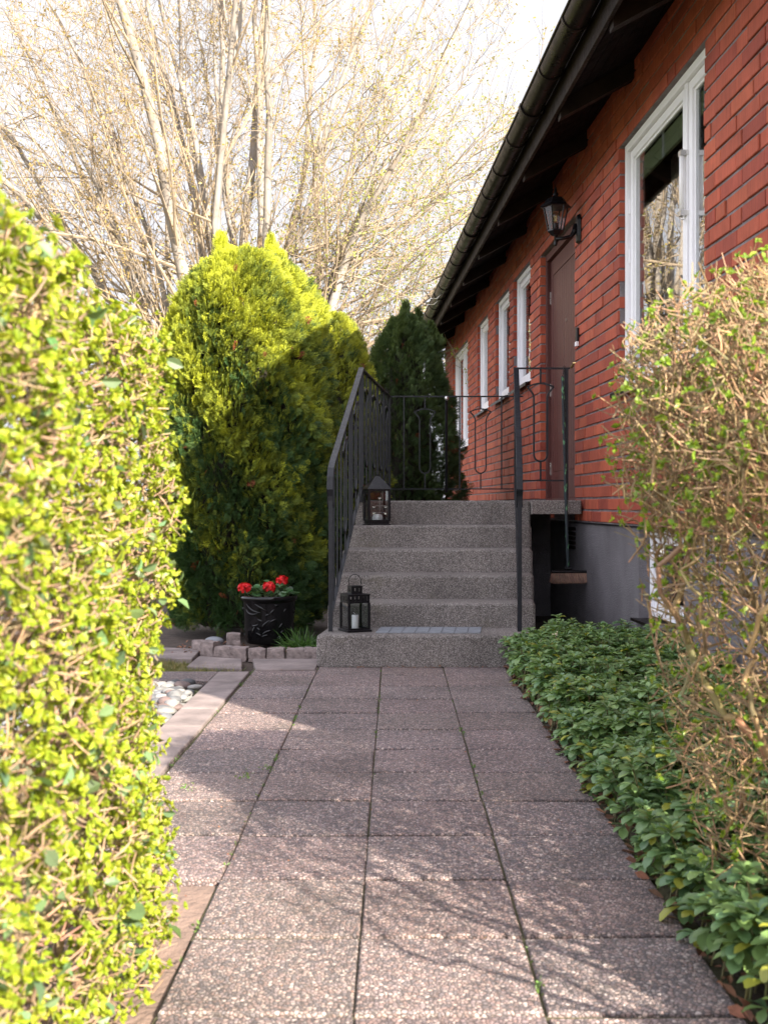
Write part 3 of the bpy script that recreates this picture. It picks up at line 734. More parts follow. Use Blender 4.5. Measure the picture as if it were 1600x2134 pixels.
def rect_frame(mb, v0, v1, y0, y1, z0, z1, w, wb=None):
    wb = wb or w
    mb.box((v0, y0, z0), (v1, y0+w, z1)); mb.box((v0, y1-w, z0), (v1, y1, z1))
    mb.box((v0, y0+w, z0), (v1, y1-w, z0+wb)); mb.box((v0, y0+w, z1-w), (v1, y1-w, z1))
def window(o, mullions=(), sill=True, d=0.036, blind=False):
    y0, y1, z0, z1 = o[0]+.002, o[1]-.002, o[2]+.014, o[3]+.0115
    mb = MB(); rect_frame(mb, W0+d, W0+d+0.11, y0, y1, z0, z1, 0.045)
    ys_ = [y0+0.045] + list(mullions) + [y1-0.045]
    for m_ in mullions: mb.box((W0+d+0.012, m_-0.022, z0+.045), (W0+d+.10, m_+0.022, z1-.045))
    wn = mb.build('window', M['white'], house, bevel=0.003)
    for i in range(len(ys_)-1):
        a = ys_[i] + (0.022 if i else 0) + 0.003; b = ys_[i+1] - (0.022 if i < len(ys_)-2 else 0) - 0.003
        mb = MB(); rect_frame(mb, W0+d+0.022, W0+d+0.062, a, b, z0+.048, z1-.048, 0.048)
        rect_frame(mb, W0+d+0.034, W0+d+0.058, a+.048, b-.048, z0+.096, z1-.096, 0.014)
        mb.build('sash', M['white'], wn, bevel=0.003)
        MB().box((W0+d+0.040, a+.062, z0+.11), (W0+d+0.044, b-.062, z1-.11)).build('pane', M['glass'], wn)
        if blind:
            mb = MB(); mb.box((W0+d+0.066, a+.05, z1-.235), (W0+d+0.085, b-.05, z1-.115)); mb.build('rolled_blind', M['blind'], wn)
            for yy in np.linspace(a+.12, b-.12, 3): MB().box((W0+d+0.060, yy-.012, z1-.245), (W0+d+0.0655, yy+.012, z1-.105)).build('blind_clip', M['white'], wn)
            mb = MB()
            for s_ in np.linspace(0, 1, 40):
                yy = a+.05+(b-a-.1)*s_; mb.box((W0+0.30+0.02*math.sin(s_*60), yy-.016, z0+.1), (W0+0.31+0.02*math.sin(s_*60), yy+.016, z1-.1))
            if i == len(ys_)-2: mb.build('curtain', M['curtain'], wn)
    # interior
    mb = MB(); mb.box((W0+0.75, y0-.25, z0-.3), (W0+0.76, y1+.25, z1+.1)); mb.box((W0+0.2, y0-.26, z0-.3), (W0+0.75, y0-.25, z1+.1)); mb.box((W0+0.2, y1+.25, z0-.3), (W0+0.75, y1+.26, z1+.1))
    mb.box((W0+0.2, y0-.25, z1+.09), (W0+0.75, y1+.25, z1+.1)); mb.box((W0+0.2, y0-.25, z0-.31), (W0+0.75, y1+.25, z0-.3)); mb.build('room', M['dark_room'], wn)
    # hinges on the far jamb
    for zz in (z0+0.22, z1-0.42, z1-0.72) if z1-z0 > 1.1 else (z0+0.2, z1-0.25):
        MB().tube([(W0+d+0.018, y1-0.047, zz), (W0+d+0.018, y1-0.047, zz+0.085)], 0.007, 8).build('hinge', M['white'], wn)
    if sill:
        mb = MB(); V = [(W0-0.045, y0-.03, z0-.030), (W0+d+.03, y0-.03, z0-.004), (W0+d+.03, y1+.03, z0-.004), (W0-0.045, y1+.03, z0-.030)]
        V += [(a, b, c-0.010) for a, b, c in V]
        V += [(W0-0.047, y0-.03, z0-.052), (W0-0.047, y1+.03, z0-.052)]
        mb.add(V, [[(0,1,2,3),(7,6,5,4),(0,4,5,1),(2,6,7,3),(1,5,6,2)], [(0,3,7,4)]])
        mb.box((W0-0.049, y0-.03, z0-.058), (W0-0.043, y1+.03, z0-.030)); mb.build('sill', M['gutter'], wn)
    return wn
wn = window(opens[0], mullions=(5.40,), blind=True)
wn['label'] = 'large white two sash window with rolled green blind'
mb = MB()   # glass tube thermometer fixed to the mullion
ty, tz0, tz1, tv = 5.395, 2.385, 2.70, W0+0.028
mb.tube([(tv, ty, tz0), (tv, ty, tz1)], 0.0125, 12); mb.build('thermometer', M['wax'], wn, smooth=True)
for zz in (tz0, tz1-0.01):
    mb = MB(); mb.box((tv-.012, ty-.02, zz-.012), (tv+.035, ty+.02, zz+.014))
    if zz == tz0: mb.tube([(tv, ty, tz0-.012), (tv-.004, ty-.01, tz0-.03), (tv+.004, ty-.03, tz0-.036)], 0.004, 6)
    mb.build('thermometer_clip', M['steel'], wn)
for o in opens[2:5]: window(o)
window(opens[5], mullions=(14.95,))
# basement window
o = bo; mb = MB(); rect_frame(mb, W0+0.07, W0+0.14, o[0]+.002, o[1]-.002, o[2]+.03, o[3]-.002, 0.04)
bw = mb.build('basement_window', M['white'], house, bevel=0.003)
mb = MB(); rect_frame(mb, W0+0.085, W0+0.125, o[0]+.045, o[1]-.045, o[2]+.073, o[3]-.045, 0.045); mb.build('sash', M['white'], bw, bevel=0.003)
MB().box((W0+0.105, o[0]+.09, o[2]+.118), (W0+0.109, o[1]-.09, o[3]-.09)).build('pane', M['glass'], bw)
MB().box((W0+0.3, o[0]-.2, o[2]-.2), (W0+0.31, o[1]+.2, o[3]+.0)).build('room', M['dark_room'], bw)
MB().box((W0-0.035, o[0]-.03, o[2]-.004), (W0+0.075, o[1]+.03, o[2]+.012)).build('sill', M['gutter'], bw, bevel=0.003)

# door
y0, y1, z1 = opens[1][0]+.002, opens[1][1]-.002, opens[1][3]+.0115; z0 = 0.944
mb = MB(); mb.box((W0+0.045, y0, z0), (W0+0.16, y0+0.052, z1)); mb.box((W0+0.045, y1-0.052, z0), (W0+0.16, y1, z1)); mb.box((W0+0.045, y0+.052, z1-0.06), (W0+0.16, y1-.052, z1))
mb.box((W0+0.045, y0+.052, z0-.03), (W0+0.16, y1-.052, z0+0.018))
door = mb.build('door', M['door'], house, bevel=0.003)
a, b = y0+.055, y1-.055; mb = MB(); V0 = W0+0.085
mb.box((V0, a, z0+.02), (V0+0.045, b, z1-.063)); np_ = 12; pwid = (b-a-0.2)/np_
lf = mb.build('leaf', M['door'], door, bevel=0.003)
mb = MB()
for i in range(np_):
    q = a+0.1+i*pwid; mb.box((V0-0.004, q+0.002, z0+0.24), (V0-0.0002, q+pwid-0.002, z1-0.20))
mb.box((V0-0.006, a, z0+.02), (V0-0.0002, a+0.095, z1-.063)); mb.box((V0-0.006, b-.095, z0+.02), (V0-0.0002, b, z1-.063))
mb.box((V0-0.006, a+.0965, z0+.02), (V0-0.0002, b-.0965, z0+0.235)); mb.box((V0-0.006, a+.0965, z1-.195), (V0-0.0002, b-.0965, z1-.063))
mb.build('panelling', M['door'], door, bevel=0.0015)
for zz in (z1-0.42, 1.82, 1.16):
    mb = MB(); mb.box((V0-0.014, b-.004, zz), (V0+0.002, b+0.012, zz+0.05)); mb.box((V0-0.014, b-.004, zz+0.055), (V0+0.002, b+0.012, zz+0.105)); mb.build('hinge', M['steel'], door)
hy = a+0.06; hz = 1.945
mb = MB(); mb.box((V0-0.013, hy-.016, hz-.05), (V0-0.006, hy+.016, hz+.06)); mb.tube([(V0-.012, hy, hz), (V0-.05, hy, hz+.004), (V0-.062, hy+.02, hz+.006), (V0-.060, hy+.06, hz-.004), (V0-.058, hy+.12, hz-.012)], [0.010,.009,.009,.008,.010], 10)
mb.build('handle', M['brass'], door, smooth=False)
mb = MB(); mb.tube([(V0-.006, hy, 2.075), (V0-.030, hy, 2.075)], 0.026, 20); mb.build('lock', M['lantern'], door)
MB().tube([(V0-.004, (a+b)/2, 2.36), (V0-.009, (a+b)/2, 2.36)], 0.010, 12).build('peephole', M['steel'], door)
mb = MB(); mb.box((W0-0.022, 7.56, 2.07), (W0-0.004, 7.615, 2.165)); db = mb.build('doorbell', M['lantern'], house, bevel=0.004)
MB().box((W0-0.026, 7.567, 2.035), (W0-0.005, 7.61, 2.068)).build('bell_button', M['white'], db, bevel=0.003)

# eaves: sloping soffit boards, rafters, fascia, gutter, roof
def zs(v): return 3.17 + (v-1.27)*0.555     # underside of the roof boards
mb = MB(); nb_ = 8
for i in range(nb_):
    v0 = 1.285 + i*0.066; v1 = v0+0.062
    for q in [(v0, v1)]:
        V = [(q[0], HN-.3, zs(q[0])+.06), (q[1], HN-.3, zs(q[1])+.06), (q[1], HF+.3, zs(q[1])+.06), (q[0], HF+.3, zs(q[0])+.06)]
        V += [(x, y, z+.02) for x, y, z in V]
        mb.add(V, [[(0,1,2,3),(4,5,6,7),(0,4,5,1),(2,6,7,3),(0,3,7,4),(1,5,6,2)]])
mb.build('soffit_board', M['soffit'], house)
for i in range(14):
    y = 1.47 + 1.18*i
    mb = MB(); V = []
    for yy in (y-.035, y+.035): V += [(1.29, yy, zs(1.29)-.045), (1.86, yy, zs(1.86)-.045), (1.86, yy, zs(1.86)+.058), (1.29, yy, zs(1.29)+.058)]
    mb.add(V, [[(0,1,2,3),(7,6,5,4),(0,4,5,1),(3,2,6,7),(0,3,7,4),(1,5,6,2)]]); mb.build('rafter', M['fascia'], house)
MB().box((1.262, HN-.3, 3.17), (1.284, HF+.3, 3.40)).build('fascia', M['fascia'], house, bevel=0.004)
mb = MB(); GC = (1.185, 3.325); seg = 12; gr = 0.068
V = []
for y in (HN-.32, HF+.32):
    for k in range(seg+1):
        t = math.pi + math.pi*k/seg; V.append((GC[0]+gr*math.cos(t), y, GC[1]+gr*math.sin(t)))
n = seg+1; mb.add(V, [[(i, i+1, n+i+1, n+i) for i in range(seg)]])
for y_ in (HN-.32, HF+.32): pass
mb.tube([(GC[0]-gr, y, GC[1]) for y in np.linspace(HN-.32, HF+.32, 40)], 0.009, 8)
mb.tube([(GC[0]+gr, HN-.32, GC[1]), (GC[0]+gr, HF+.32, GC[1])], 0.003, 6)
gut = mb.build('gutter', M['gutter'], house, smooth=True)
for i in range(27):
    y = 1.8 + 0.585*i + (0.02 if i % 3 else -0.02)
    big = i % 5 == 3
    mb = MB(); rr = gr + (0.010 if big else 0.006); pts = [(GC[0]+rr*math.cos(t), y, GC[1]+rr*math.sin(t)) for t in np.linspace(math.pi*0.97, 2*math.pi, 14)]
    mb.tube(pts, 0.030 if big else 0.013, 8, flat=((0,1,0), 0.35) if False else None)
    # flatten strap radially
    mb2 = MB(); V = []; wd = 0.034 if big else 0.013
    for t in np.linspace(math.pi*0.96, 2*math.pi, 14):
        for r_, yy in ((rr-.006, y-wd), (rr, y-wd), (rr, y+wd), (rr-.006, y+wd)): V.append((GC[0]+r_*math.cos(t), yy, GC[1]+r_*math.sin(t)))
    fs = []
    for k in range(13):
        for j in range(4): fs.append((k*4+j, k*4+(j+1)%4, (k+1)*4+(j+1)%4, (k+1)*4+j))
    mb2.add(V, [fs, [(0,1,2,3)], [(52,55,54,53)]]); mb2.build('gutter_bracket', M['gutter'], gut)
mb = MB(); V = []
def zr(v): return 3.425 + (v-1.19)*0.46
V = [(1.19, HN-.32, zr(1.19)), (5.4, HN-.32, zr(5.4)), (5.4, HF+.32, zr(5.4)), (1.19, HF+.32, zr(1.19))]; V += [(x, y, z+.05) for x, y, z in V]
V += [(9.4, HN-.32, zr(1.4)), (9.4, HF+.32, zr(1.4)), (9.4, HN-.32, zr(1.4)+.05), (9.4, HF+.32, zr(1.4)+.05)]
mb.add(V, [[(3,2,1,0),(4,5,6,7),(0,1,5,4),(2,3,7,6),(3,0,4,7),(1,2,9,8),(5,10,11,6),(1,8,10,5),(2,6,11,9)]]); mb.build('roof', M['roof'], house)
# bent wire guard on the far gutter
mb = MB()
for dy in (0, 0.35):
    mb.tube([(1.22, 12.0+dy, 3.30), (1.12, 12.0+dy, 3.21), (1.05, 12.05+dy, 3.22), (0.99, 12.02+dy, 3.30), (1.0, 12.0+dy, 3.38)], 0.006, 6)
mb.build('gutter_wire', M['steel'], gut)

# ------------------------------------------------------------------ wall lantern
lx, ly, _ = hs(W0-0.004, 7.62, 0)
wl = empty('wall_lantern', (lx, ly, 2.86), math.atan(HR), label='black six sided coach lantern on the brick wall beside the door', cat='lamp')
hexa = [(math.cos(R(60*i)), math.sin(R(60*i))) for i in range(6)]
def hexrings(mb, rings, c=(0,0)):
    V = [(c[0]+r*x, c[1]+r*y, z) for r, z in rings for x, y in hexa]
    fs = [(i*6+j, i*6+(j+1)%6, (i+1)*6+(j+1)%6, (i+1)*6+j) for i in range(len(rings)-1) for j in range(6)]
    return mb.add(V, [fs])
bx = -0.168
mb = MB(); V = [(0, -0.035, -0.10), (0, 0.035, -0.10), (0, 0.045, -0.05), (0, 0.045, 0.06), (0, 0.03, 0.10), (0, -0.03, 0.10), (0, -0.045, 0.06), (0,-0.045,-0.05)]
V2 = [(-0.022, y*0.85, z*0.9) for _, y, z in V]; mb.add(V+V2, [[(i, (i+1)%8, (i+1)%8+8, i+8) for i in range(8)], [tuple(range(8,16))]])
mb.build('back_plate', M['lantern'], wl, bevel=0.003)
mb = MB(); mb.tube([(-0.02,0,0.03),(-0.035,0,-0.02),(-0.06,0,-0.055),(-0.11,0,-0.068),(bx,0,-0.075)], [0.022,0.02,0.015,0.012,0.014], 10); mb.build('arm', M['lantern'], wl, smooth=True)
mb = MB(); mb.lathe([(0,-0.125),(0.009,-0.121),(0.015,-0.110),(0.009,-0.098),(0.012,-0.092),(0.012,-0.055),(0.02,-0.05),(0.0,-0.045)], 16, (bx,0,0)); mb.build('lower_finial', M['lantern'], wl, smooth=True)
mb = MB(); hexrings(mb, [(0.0,-0.052),(0.03,-0.05),(0.058,-0.022),(0.058,-0.012),(0.0,-0.012)], (bx,0)); mb.build('bottom_cup', M['lantern'], wl)
mb = MB()
for x, y in hexa: mb.tube([(bx+0.053*x, 0.053*y, -0.015), (bx+0.086*x, 0.086*y, 0.150)], 0.0055, 6)
mb.build('cage', M['lantern'], wl)
mb = MB(); hexrings(mb, [(0.051,-0.012),(0.083,0.150)], (bx,0)); mb.build('glass_pane', M['lglass'], wl)
mb = MB(); hexrings(mb, [(0.0,0.146),(0.100,0.146),(0.112,0.150),(0.104,0.162),(0.082,0.178),(0.066,0.205),(0.058,0.213),(0.026,0.220),(0.0,0.222)], (bx,0)); mb.build('cap', M['lantern'], wl)
mb = MB(); mb.lathe([(0.026,0.218),(0.017,0.232),(0.021,0.240),(0.009,0.262),(0.010,0.27),(0.003,0.30),(0,0.325)], 14, (bx,0,0)); mb.build('upper_finial', M['lantern'], wl, smooth=True)
mb = MB(); mb.tube([(bx,0,-0.012),(bx,0,0.035)], 0.016, 12); mb.build('socket', M['lantern'], wl)
mb = MB(); mb.lathe([(0.012,0.035),(0.014,0.045),(0.026,0.075),(0.028,0.09),(0.02,0.108),(0,0.116)], 16, (bx,0,0)); mb.build('bulb', M['lglass'], wl, smooth=True)
mb = MB()
for q in (-1,1): mb.tube([(bx+q*0.004,0,0.05),(bx+q*0.006,0,0.09)], 0.0022, 6)
mb.build('filament', M['brass'], wl)

# ------------------------------------------------------------------ pot, geranium, setts, stones
px_, py_ = -0.745, 6.98
pot = empty('flower_pot', (px_, py_, 0.02), label='glossy black glazed pot with raised leaf scrolls left of the stairs', cat='pot')
prof = [(0,0),(0.138,0),(0.146,0.006),(0.150,0.02),(0.158,0.10),(0.166,0.20),(0.171,0.262),(0.174,0.272),(0.183,0.278),(0.187,0.290),(0.186,0.304),(0.180,0.309),(0.171,0.305),(0.168,0.28),(0.160,0.265),(0,0.262)]
pot_mb = MB().lathe(prof, 64)
strokes = [  # on the unrolled front: (x from centre, height) in photo pixels, bend
 ((-48,-62),(-38,-48),(-20,-44),(-12,-44)), ((-52,-50),(-44,-38),(-30,-36),(-16,-44)), ((-25,-64),(-18,-58),(-6,-54),(6,-44)), ((18,-62),(22,-60),(26,-60),(28,-58)),
 ((8,-38),(12,-46),(16,-50),(20,-52)), ((-2,-36),(2,-40),(6,-40),(10,-37)), ((6,-20),(12,-26),(20,-28),(28,-28)), ((-20,-30),(-14,-26),(-10,-24),(-6,-24)),
 ((-10,-8),(-6,-16),(0,-22),(10,-28)), ((-26,2),(-18,4),(-12,8),(-10,14)), ((-22,-10),(-18,-8),(-14,-4),(-12,0)), ((-10,6),(-2,0),(6,-4),(14,-3)), ((-12,12),(-4,8),(2,6),(6,8)),
 ((-34,-14),(-28,-12),(-22,-14),(-18,-18)), ((30,-8),(34,-14),(38,-18),(42,-20)), ((34,4),(38,0),(42,-2),(48,-2)), ((28,14),(32,10),(36,10),(38,12)), ((-40,8),(-34,2),(-30,-6),(-28,-12)), ((40,-44),(44,-50),(48,-52),(52,-50))]
mb = pot_mb
for rot in (0, 2.1, 4.2):
    for s in strokes:
        P = []
        for t in np.linspace(0, 1, 12):
            b_ = [(1-t)**3, 3*t*(1-t)**2, 3*t*t*(1-t), t**3]
            x = sum(w_*p[0] for w_, p in zip(b_, s)); y = sum(w_*p[1] for w_, p in zip(b_, s))
            z = 0.045 + (14 - y)*0.0028; th = -math.pi/2 + x*0.0175 + rot
            r0 = 0.150 + (z-0.02)*0.083; P.append((r0*math.cos(th), r0*math.sin(th), z))
        mb.tube(P, 0.0075*np.sin(np.linspace(0.25, math.pi-0.25, 12)), 8)
mb.build('body', M['glossblack'], pot, smooth=True)
MB().lathe([(0.165,0.268),(0,0.275)], 32).build('potting_soil', M['soil'], pot)

ger = empty('geranium', (px_, py_, 0.29), label='geranium with three red flower heads and scalloped leaves in the black pot', cat='plant')
def round_leaf():
    V = [(0,0,0)]; n = 18
    for i in range(n):
        a = -math.pi + 0.35 + (2*math.pi-0.7)*i/(n-1); r = 1 + 0.09*math.cos(i*math.pi)
        V.append((0.45 + r*math.cos(a), r*math.sin(a), 0.22*r - 0.10*math.cos(a*2)))
    V[0] = (-0.2+0.3, 0, -0.05)
    return np.array(V)*0.5, [[(0, i, i+1) for i in range(1, n)]]
TV, TF = round_leaf(); nL = 90
a = rng.uniform(0, 2*math.pi, nL); r = 0.16*np.sqrt(rng.random(nL)); pos = np.stack([r*np.cos(a)*1.05, r*np.sin(a), 0.04+0.075*rng.random(nL)*(1.2-r/0.16)], 1)
d = np.stack([np.cos(a)*0.8+rng.normal(size=nL)*.4, np.sin(a)*0.8+rng.normal(size=nL)*.4, rng.uniform(-.2,.5,nL)], 1)
A = frames(d, 0.25, np.tile([[0.,-0.25,1]], (nL,1))); s = rng.uniform(0.034, 0.058, nL)
mb = MB(); scatter(mb, TV, TF, pos, A*s[:,None,None], vary((0.055,0.115,0.045), nL, .3)); mb.build('leaves', M['pachy'], ger, smooth=True)
mb = MB(); P = grow(np.stack([pos[:,0]*.3, pos[:,1]*.3, np.full(nL,-.02)],1), pos - np.array([[0,0,-.02]])*0, np.linalg.norm(pos,axis=1)*0.9, 3, .05, (0,0,0)); tubes(mb, P, np.full((nL,4),.002), 4, vary((0.09,0.13,0.05), nL)); mb.build('stems', M['twig'], ger)
TV5, TF5 = leaf_tpl(0.9, 0.1, 0.25)
for hx, hz, hyy in ((-0.150, 0.085, -0.06), (0.012, 0.092, -0.09), (0.085, 0.125, 0.02)):
    nf = 150; q = norm(rng.normal(size=(nf,3))); q[:,2] = np.where(q[:,2] < -0.5, -q[:,2], q[:,2])
    c = np.array([hx, hyy, hz]); rad = rng.uniform(.020,.036,(nf,1))
    mb = MB(); A = frames(norm(np.cross(q, rng.normal(size=(nf,3))))+q*0.45, 0.2, q)
    scatter(mb, TV5, TF5, c+q*rad*np.array([[1.15,1,.9]]), A*rng.uniform(.015,.023,(nf,1,1)), vary((0.62,0.012,0.016), nf, .3, .05))
    mb.tube([(hx*0.6, hyy*0.6, 0.0), (hx*.9, hyy*.9, hz*.6), tuple(c)], 0.0022, 5, (0.10,0.15,0.06)); mb.build('flower_head', M['petal'], ger, smooth=True)

def rough_block(sx, sy, sz):
    bm = bmesh.new(); bmesh.ops.create_cube(bm, size=1)
    bmesh.ops.subdivide_edges(bm, edges=bm.edges[:], cuts=3, use_grid_fill=True)
    mb = MB(); V = []
    for v in bm.verts:
        c = v.co.copy(); rr = 0.5
        k = sorted([abs(c.x), abs(c.y), abs(c.z)])
        sh = 1 - 0.13*max(0, k[1]-0.3) - 0.15*max(0, k[0]-0.25)
        V.append((c.x*sx*sh + rng.normal()*.0022, c.y*sy*sh + rng.normal()*.0022, c.z*sz*sh + sz/2 + rng.normal()*.0018))
    mb.add(V, [[tuple(v.index for v in f.verts) for f in bm.faces]]); bm.free(); return mb
ordn = ['first','second','third','fourth','fifth','sixth','seventh','eighth','ninth','tenth']
spos = [(-0.425,6.42,0),(-0.525,6.42,.02),(-0.64,6.43,-.03),(-0.755,6.44,.04),(-0.865,6.47,-.08),(-0.965,6.52,-.15),(-1.06,6.60,-.35),(-1.125,6.70,-.6)]
for i, (x, y, a) in enumerate(spos):
    sx = 0.102 if i != 6 else 0.088
    hz_ = [0.085,0.08,0.082,0.078,0.082,0.08,0.10,0.095][i]
    o = rough_block(sx, 0.098, hz_).build('granite_sett', M['sett']); o.location = (x, y, -0.025); o.rotation_euler = (rng.uniform(-.03,.03), rng.uniform(-.03,.03), a)
    tag(o, f'rough pink grey granite sett in the curved bed edging, {ordn[i]} from the concrete stairs', 'paving stone', 'granite setts edging the bed')
o = rough_block(0.088, 0.085, 0.085).build('granite_sett', M['sett']); o.location = (-0.955, 6.86, 0.01); o.rotation_euler = (0,0,.15)
tag(o, 'loose pale granite sett lying behind the edging just left of the black pot', 'paving stone', 'granite setts edging the bed')
mb = MB(); blob(mb, (0,0,0), 0.058, 0.045, 0.032, (1,1,1), 0.2, 3, 0.05); o = mb.build('cobblestone', M['cobble'], smooth=True); o.location = (-1.075, 6.84, 0.045)
tag(o, 'smooth blue grey oval cobblestone left of the loose sett', 'stone')
mb = MB(); blob(mb, (0,0,0), 0.06, 0.05, 0.025, (1,1,1), 0.2, 3, 0.05); o = mb.build('cobblestone', M['cobble'], smooth=True); o.location = (-0.965, 6.64, 0.02)
tag(o, 'flat grey cobblestone half buried between the pot and the edging setts', 'stone')
n = 420; ax = rng.normal(size=n)*0.05 - 0.50; ay = rng.normal(size=n)*0.05 + 6.78
blades('strap_leaf_plant', np.stack([ax, ay, np.full(n, 0.0)], 1), 0.15, np.array([(0.05,0.12,0.02),(0.08,0.17,0.03),(0.04,0.09,0.02)]), 'low clump of narrow bright green leaves between pot and stairs', 'plant', 0.0045, 0.9, None, seg=5)

# ------------------------------------------------------------------ thujas
def spray_tpl():
    V = []; Fq = []
    def strip(p, d, L, w):
        p = np.array(p, float); d = np.array(d, float); d /= np.linalg.norm(d); s = np.array([-d[1], d[0], 0])
        i = len(V); w = w*0.62; V.extend([p, p + d*L*0.45 + s*w, p + d*L, p + d*L*0.45 - s*w]); Fq.append((i, i+1, i+2, i+3))
    strip((0,0,0), (1,0,0), 1.0, 0.045)
    for i, x in enumerate((0.12,0.26,0.40,0.54,0.68,0.82)):
        sg = 1 if i % 2 else -1; L = 0.55*(1.12-x)+0.10
        for g in (sg, -sg):
            xx = x + (0.05 if g != sg else 0); ang = R(42); d = (math.cos(ang), g*math.sin(ang), 0)
            strip((xx,0,0), d, L, 0.045)
            if L > 0.3:
                strip((xx+d[0]*L*.4, d[1]*L*.4, 0), (math.cos(ang*.1), g*math.sin(ang*.1), 0), L*.5, 0.04)
                strip((xx+d[0]*L*.5, d[1]*L*.5, 0), (math.cos(ang*1.9), g*math.sin(ang*1.9), 0), L*.4, 0.04)
    V = np.array(V); V[:,2] = -0.25*V[:,0]**2 - 0.15*np.abs(V[:,1]) + rng.normal(size=len(V))*0.02
    return V, [Fq]
SV, SF = spray_tpl()
def thuja(x, y, Hh, rx_, ry_, n, label, cols, spikes=(), seed=0, top=2.6, core=0.72, zb=0.0, lobes=7, rag=1.0):
    t = empty('thuja', (x, y, 0), label=label, cat='conifer', group='columnar thujas behind the stairs')
    ph = rng.uniform(0, 6.28, 8)
    def rad(a, h):
        base = (1 - np.clip(h,0,1)**top)**0.55 * (0.80 + 0.20*np.minimum(1, h/0.35))
        lump = 1 + rag*0.10*np.sin(lobes*a + ph[0] + 5*h) * np.sin(h*17+ph[1]) + rag*0.06*np.sin(3*a+ph[2]+9*h) + 0.05*np.sin(13*a+ph[3])*np.sin(31*h+ph[4]) + 0.035*np.sin(23*a+ph[5])*np.sin(53*h+ph[6])
        return base*lump
    h = rng.random(n)**0.9; a = rng.uniform(0, 2*math.pi, n); rr = rad(a, h)
    dep = 1 - np.abs(rng.normal(size=n))*0.12 + 0.03
    out = np.stack([np.cos(a), np.sin(a), np.zeros(n)], 1)
    p = np.stack([rx_*rr*dep*np.cos(a), ry_*rr*dep*np.sin(a), zb + h*Hh], 1)
    up = 0.25 + 1.2*h**4
    # clump directions vary slowly
    cl = np.stack([np.sin(a*9+h*37), np.cos(a*7-h*41), np.sin(a*11+h*23)*0.6], 1)*0.35
    d = out + np.array([[0,0,1.]])*up[:,None] + rng.normal(size=(n,3))*0.33 + cl
    c0 = np.asarray(cols[0]); c1 = np.asarray(cols[1]); f = np.clip(0.02+0.95*(h-0.2)+0.25*np.sin(a*5+h*19)+rng.normal(size=n)*.25, 0, 1)[:,None]  # yellower new growth higher up; darker low foliage also paints in shade
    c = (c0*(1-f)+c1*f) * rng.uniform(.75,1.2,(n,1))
    dry = rng.random(n) < 0.004; c[dry] = (0.22,0.07,0.03)
    for sx, sh, sr in spikes:
        m = 330; hh = rng.random(m)**1.5; aa = rng.uniform(0,6.28,m); q = sr*(1-hh)**1.5*rng.uniform(.3,1.2,m)
        zt = zb + Hh*0.90
        p = np.concatenate([p, np.stack([sx+q*np.cos(aa), q*np.sin(aa)*1.2, zt+hh*sh], 1)])
        d = np.concatenate([d, np.stack([np.cos(aa)*.4, np.sin(aa)*.4, np.full(m,1.3)], 1)+rng.normal(size=(m,3))*.2])
        c = np.concatenate([c, np.tile(c1*1.1, (m,1))*rng.uniform(.8,1.2,(m,1))])
    N2 = len(p); ref = np.cross(norm(d), np.array([[0.,0,1.]])) + 1e-4
    A = frames(d, 0.55, ref); s = rng.uniform(0.048, 0.092, N2)
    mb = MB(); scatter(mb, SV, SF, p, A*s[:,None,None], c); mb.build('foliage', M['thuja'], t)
    # woody inside
    nb = 26; mb = MB(); sa = rng.uniform(0,6.28,nb); hh = np.linspace(.1,.85,nb)
    st_ = np.stack([np.zeros(nb), np.zeros(nb), hh*Hh*.9], 1); P = grow(st_, np.stack([np.cos(sa),np.sin(sa),np.full(nb,.8)],1), np.full(nb, rx_*.8), 5, .12, (0,0,.1))
    tubes(mb, P, np.linspace(.012,.004,6)[None].repeat(nb,0), 6, vary((.16,.10,.07), nb)); 
    mb.tube([(0,0,0),(0.01,0,Hh*.5),(0,0.01,Hh*.93)], [.05,.035,.01], 8, (.16,.10,.07)); mb.build('trunk', M['twig'], t)
    g = MB(); V = []; na, nh = 28, 26  # added dark shell inside the crown, blocks light and darkens the gaps
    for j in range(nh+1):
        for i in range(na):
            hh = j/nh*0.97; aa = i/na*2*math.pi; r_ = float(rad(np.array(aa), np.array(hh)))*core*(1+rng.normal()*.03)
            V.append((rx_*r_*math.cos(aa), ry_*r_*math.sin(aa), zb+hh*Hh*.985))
    g.add(V, [[(j*na+i, j*na+(i+1)%na, (j+1)*na+(i+1)%na, (j+1)*na+i) for j in range(nh) for i in range(na)]]); g.build('shade_core', M['thujacore'], t)
    return t
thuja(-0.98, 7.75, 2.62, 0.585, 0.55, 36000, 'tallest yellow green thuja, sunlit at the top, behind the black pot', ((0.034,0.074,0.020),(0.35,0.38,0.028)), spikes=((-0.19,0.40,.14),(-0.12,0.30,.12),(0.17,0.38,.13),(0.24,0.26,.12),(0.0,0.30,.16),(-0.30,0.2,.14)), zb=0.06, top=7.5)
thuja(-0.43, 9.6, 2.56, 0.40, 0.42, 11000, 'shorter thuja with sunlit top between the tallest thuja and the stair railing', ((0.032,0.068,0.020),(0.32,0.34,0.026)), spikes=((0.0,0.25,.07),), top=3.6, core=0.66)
thuja(0.235, 10.9, 2.78, 0.455, 0.42, 15000, 'dark green shaded thuja rising behind the landing by the house wall', ((0.038,0.07,0.022),(0.075,0.11,0.03)), spikes=((-0.02,0.42,.13),(0.11,0.34,.12),(-0.15,0.26,.12),(0.24,0.2,.12)), top=4.2, core=0.5, rag=2.0)

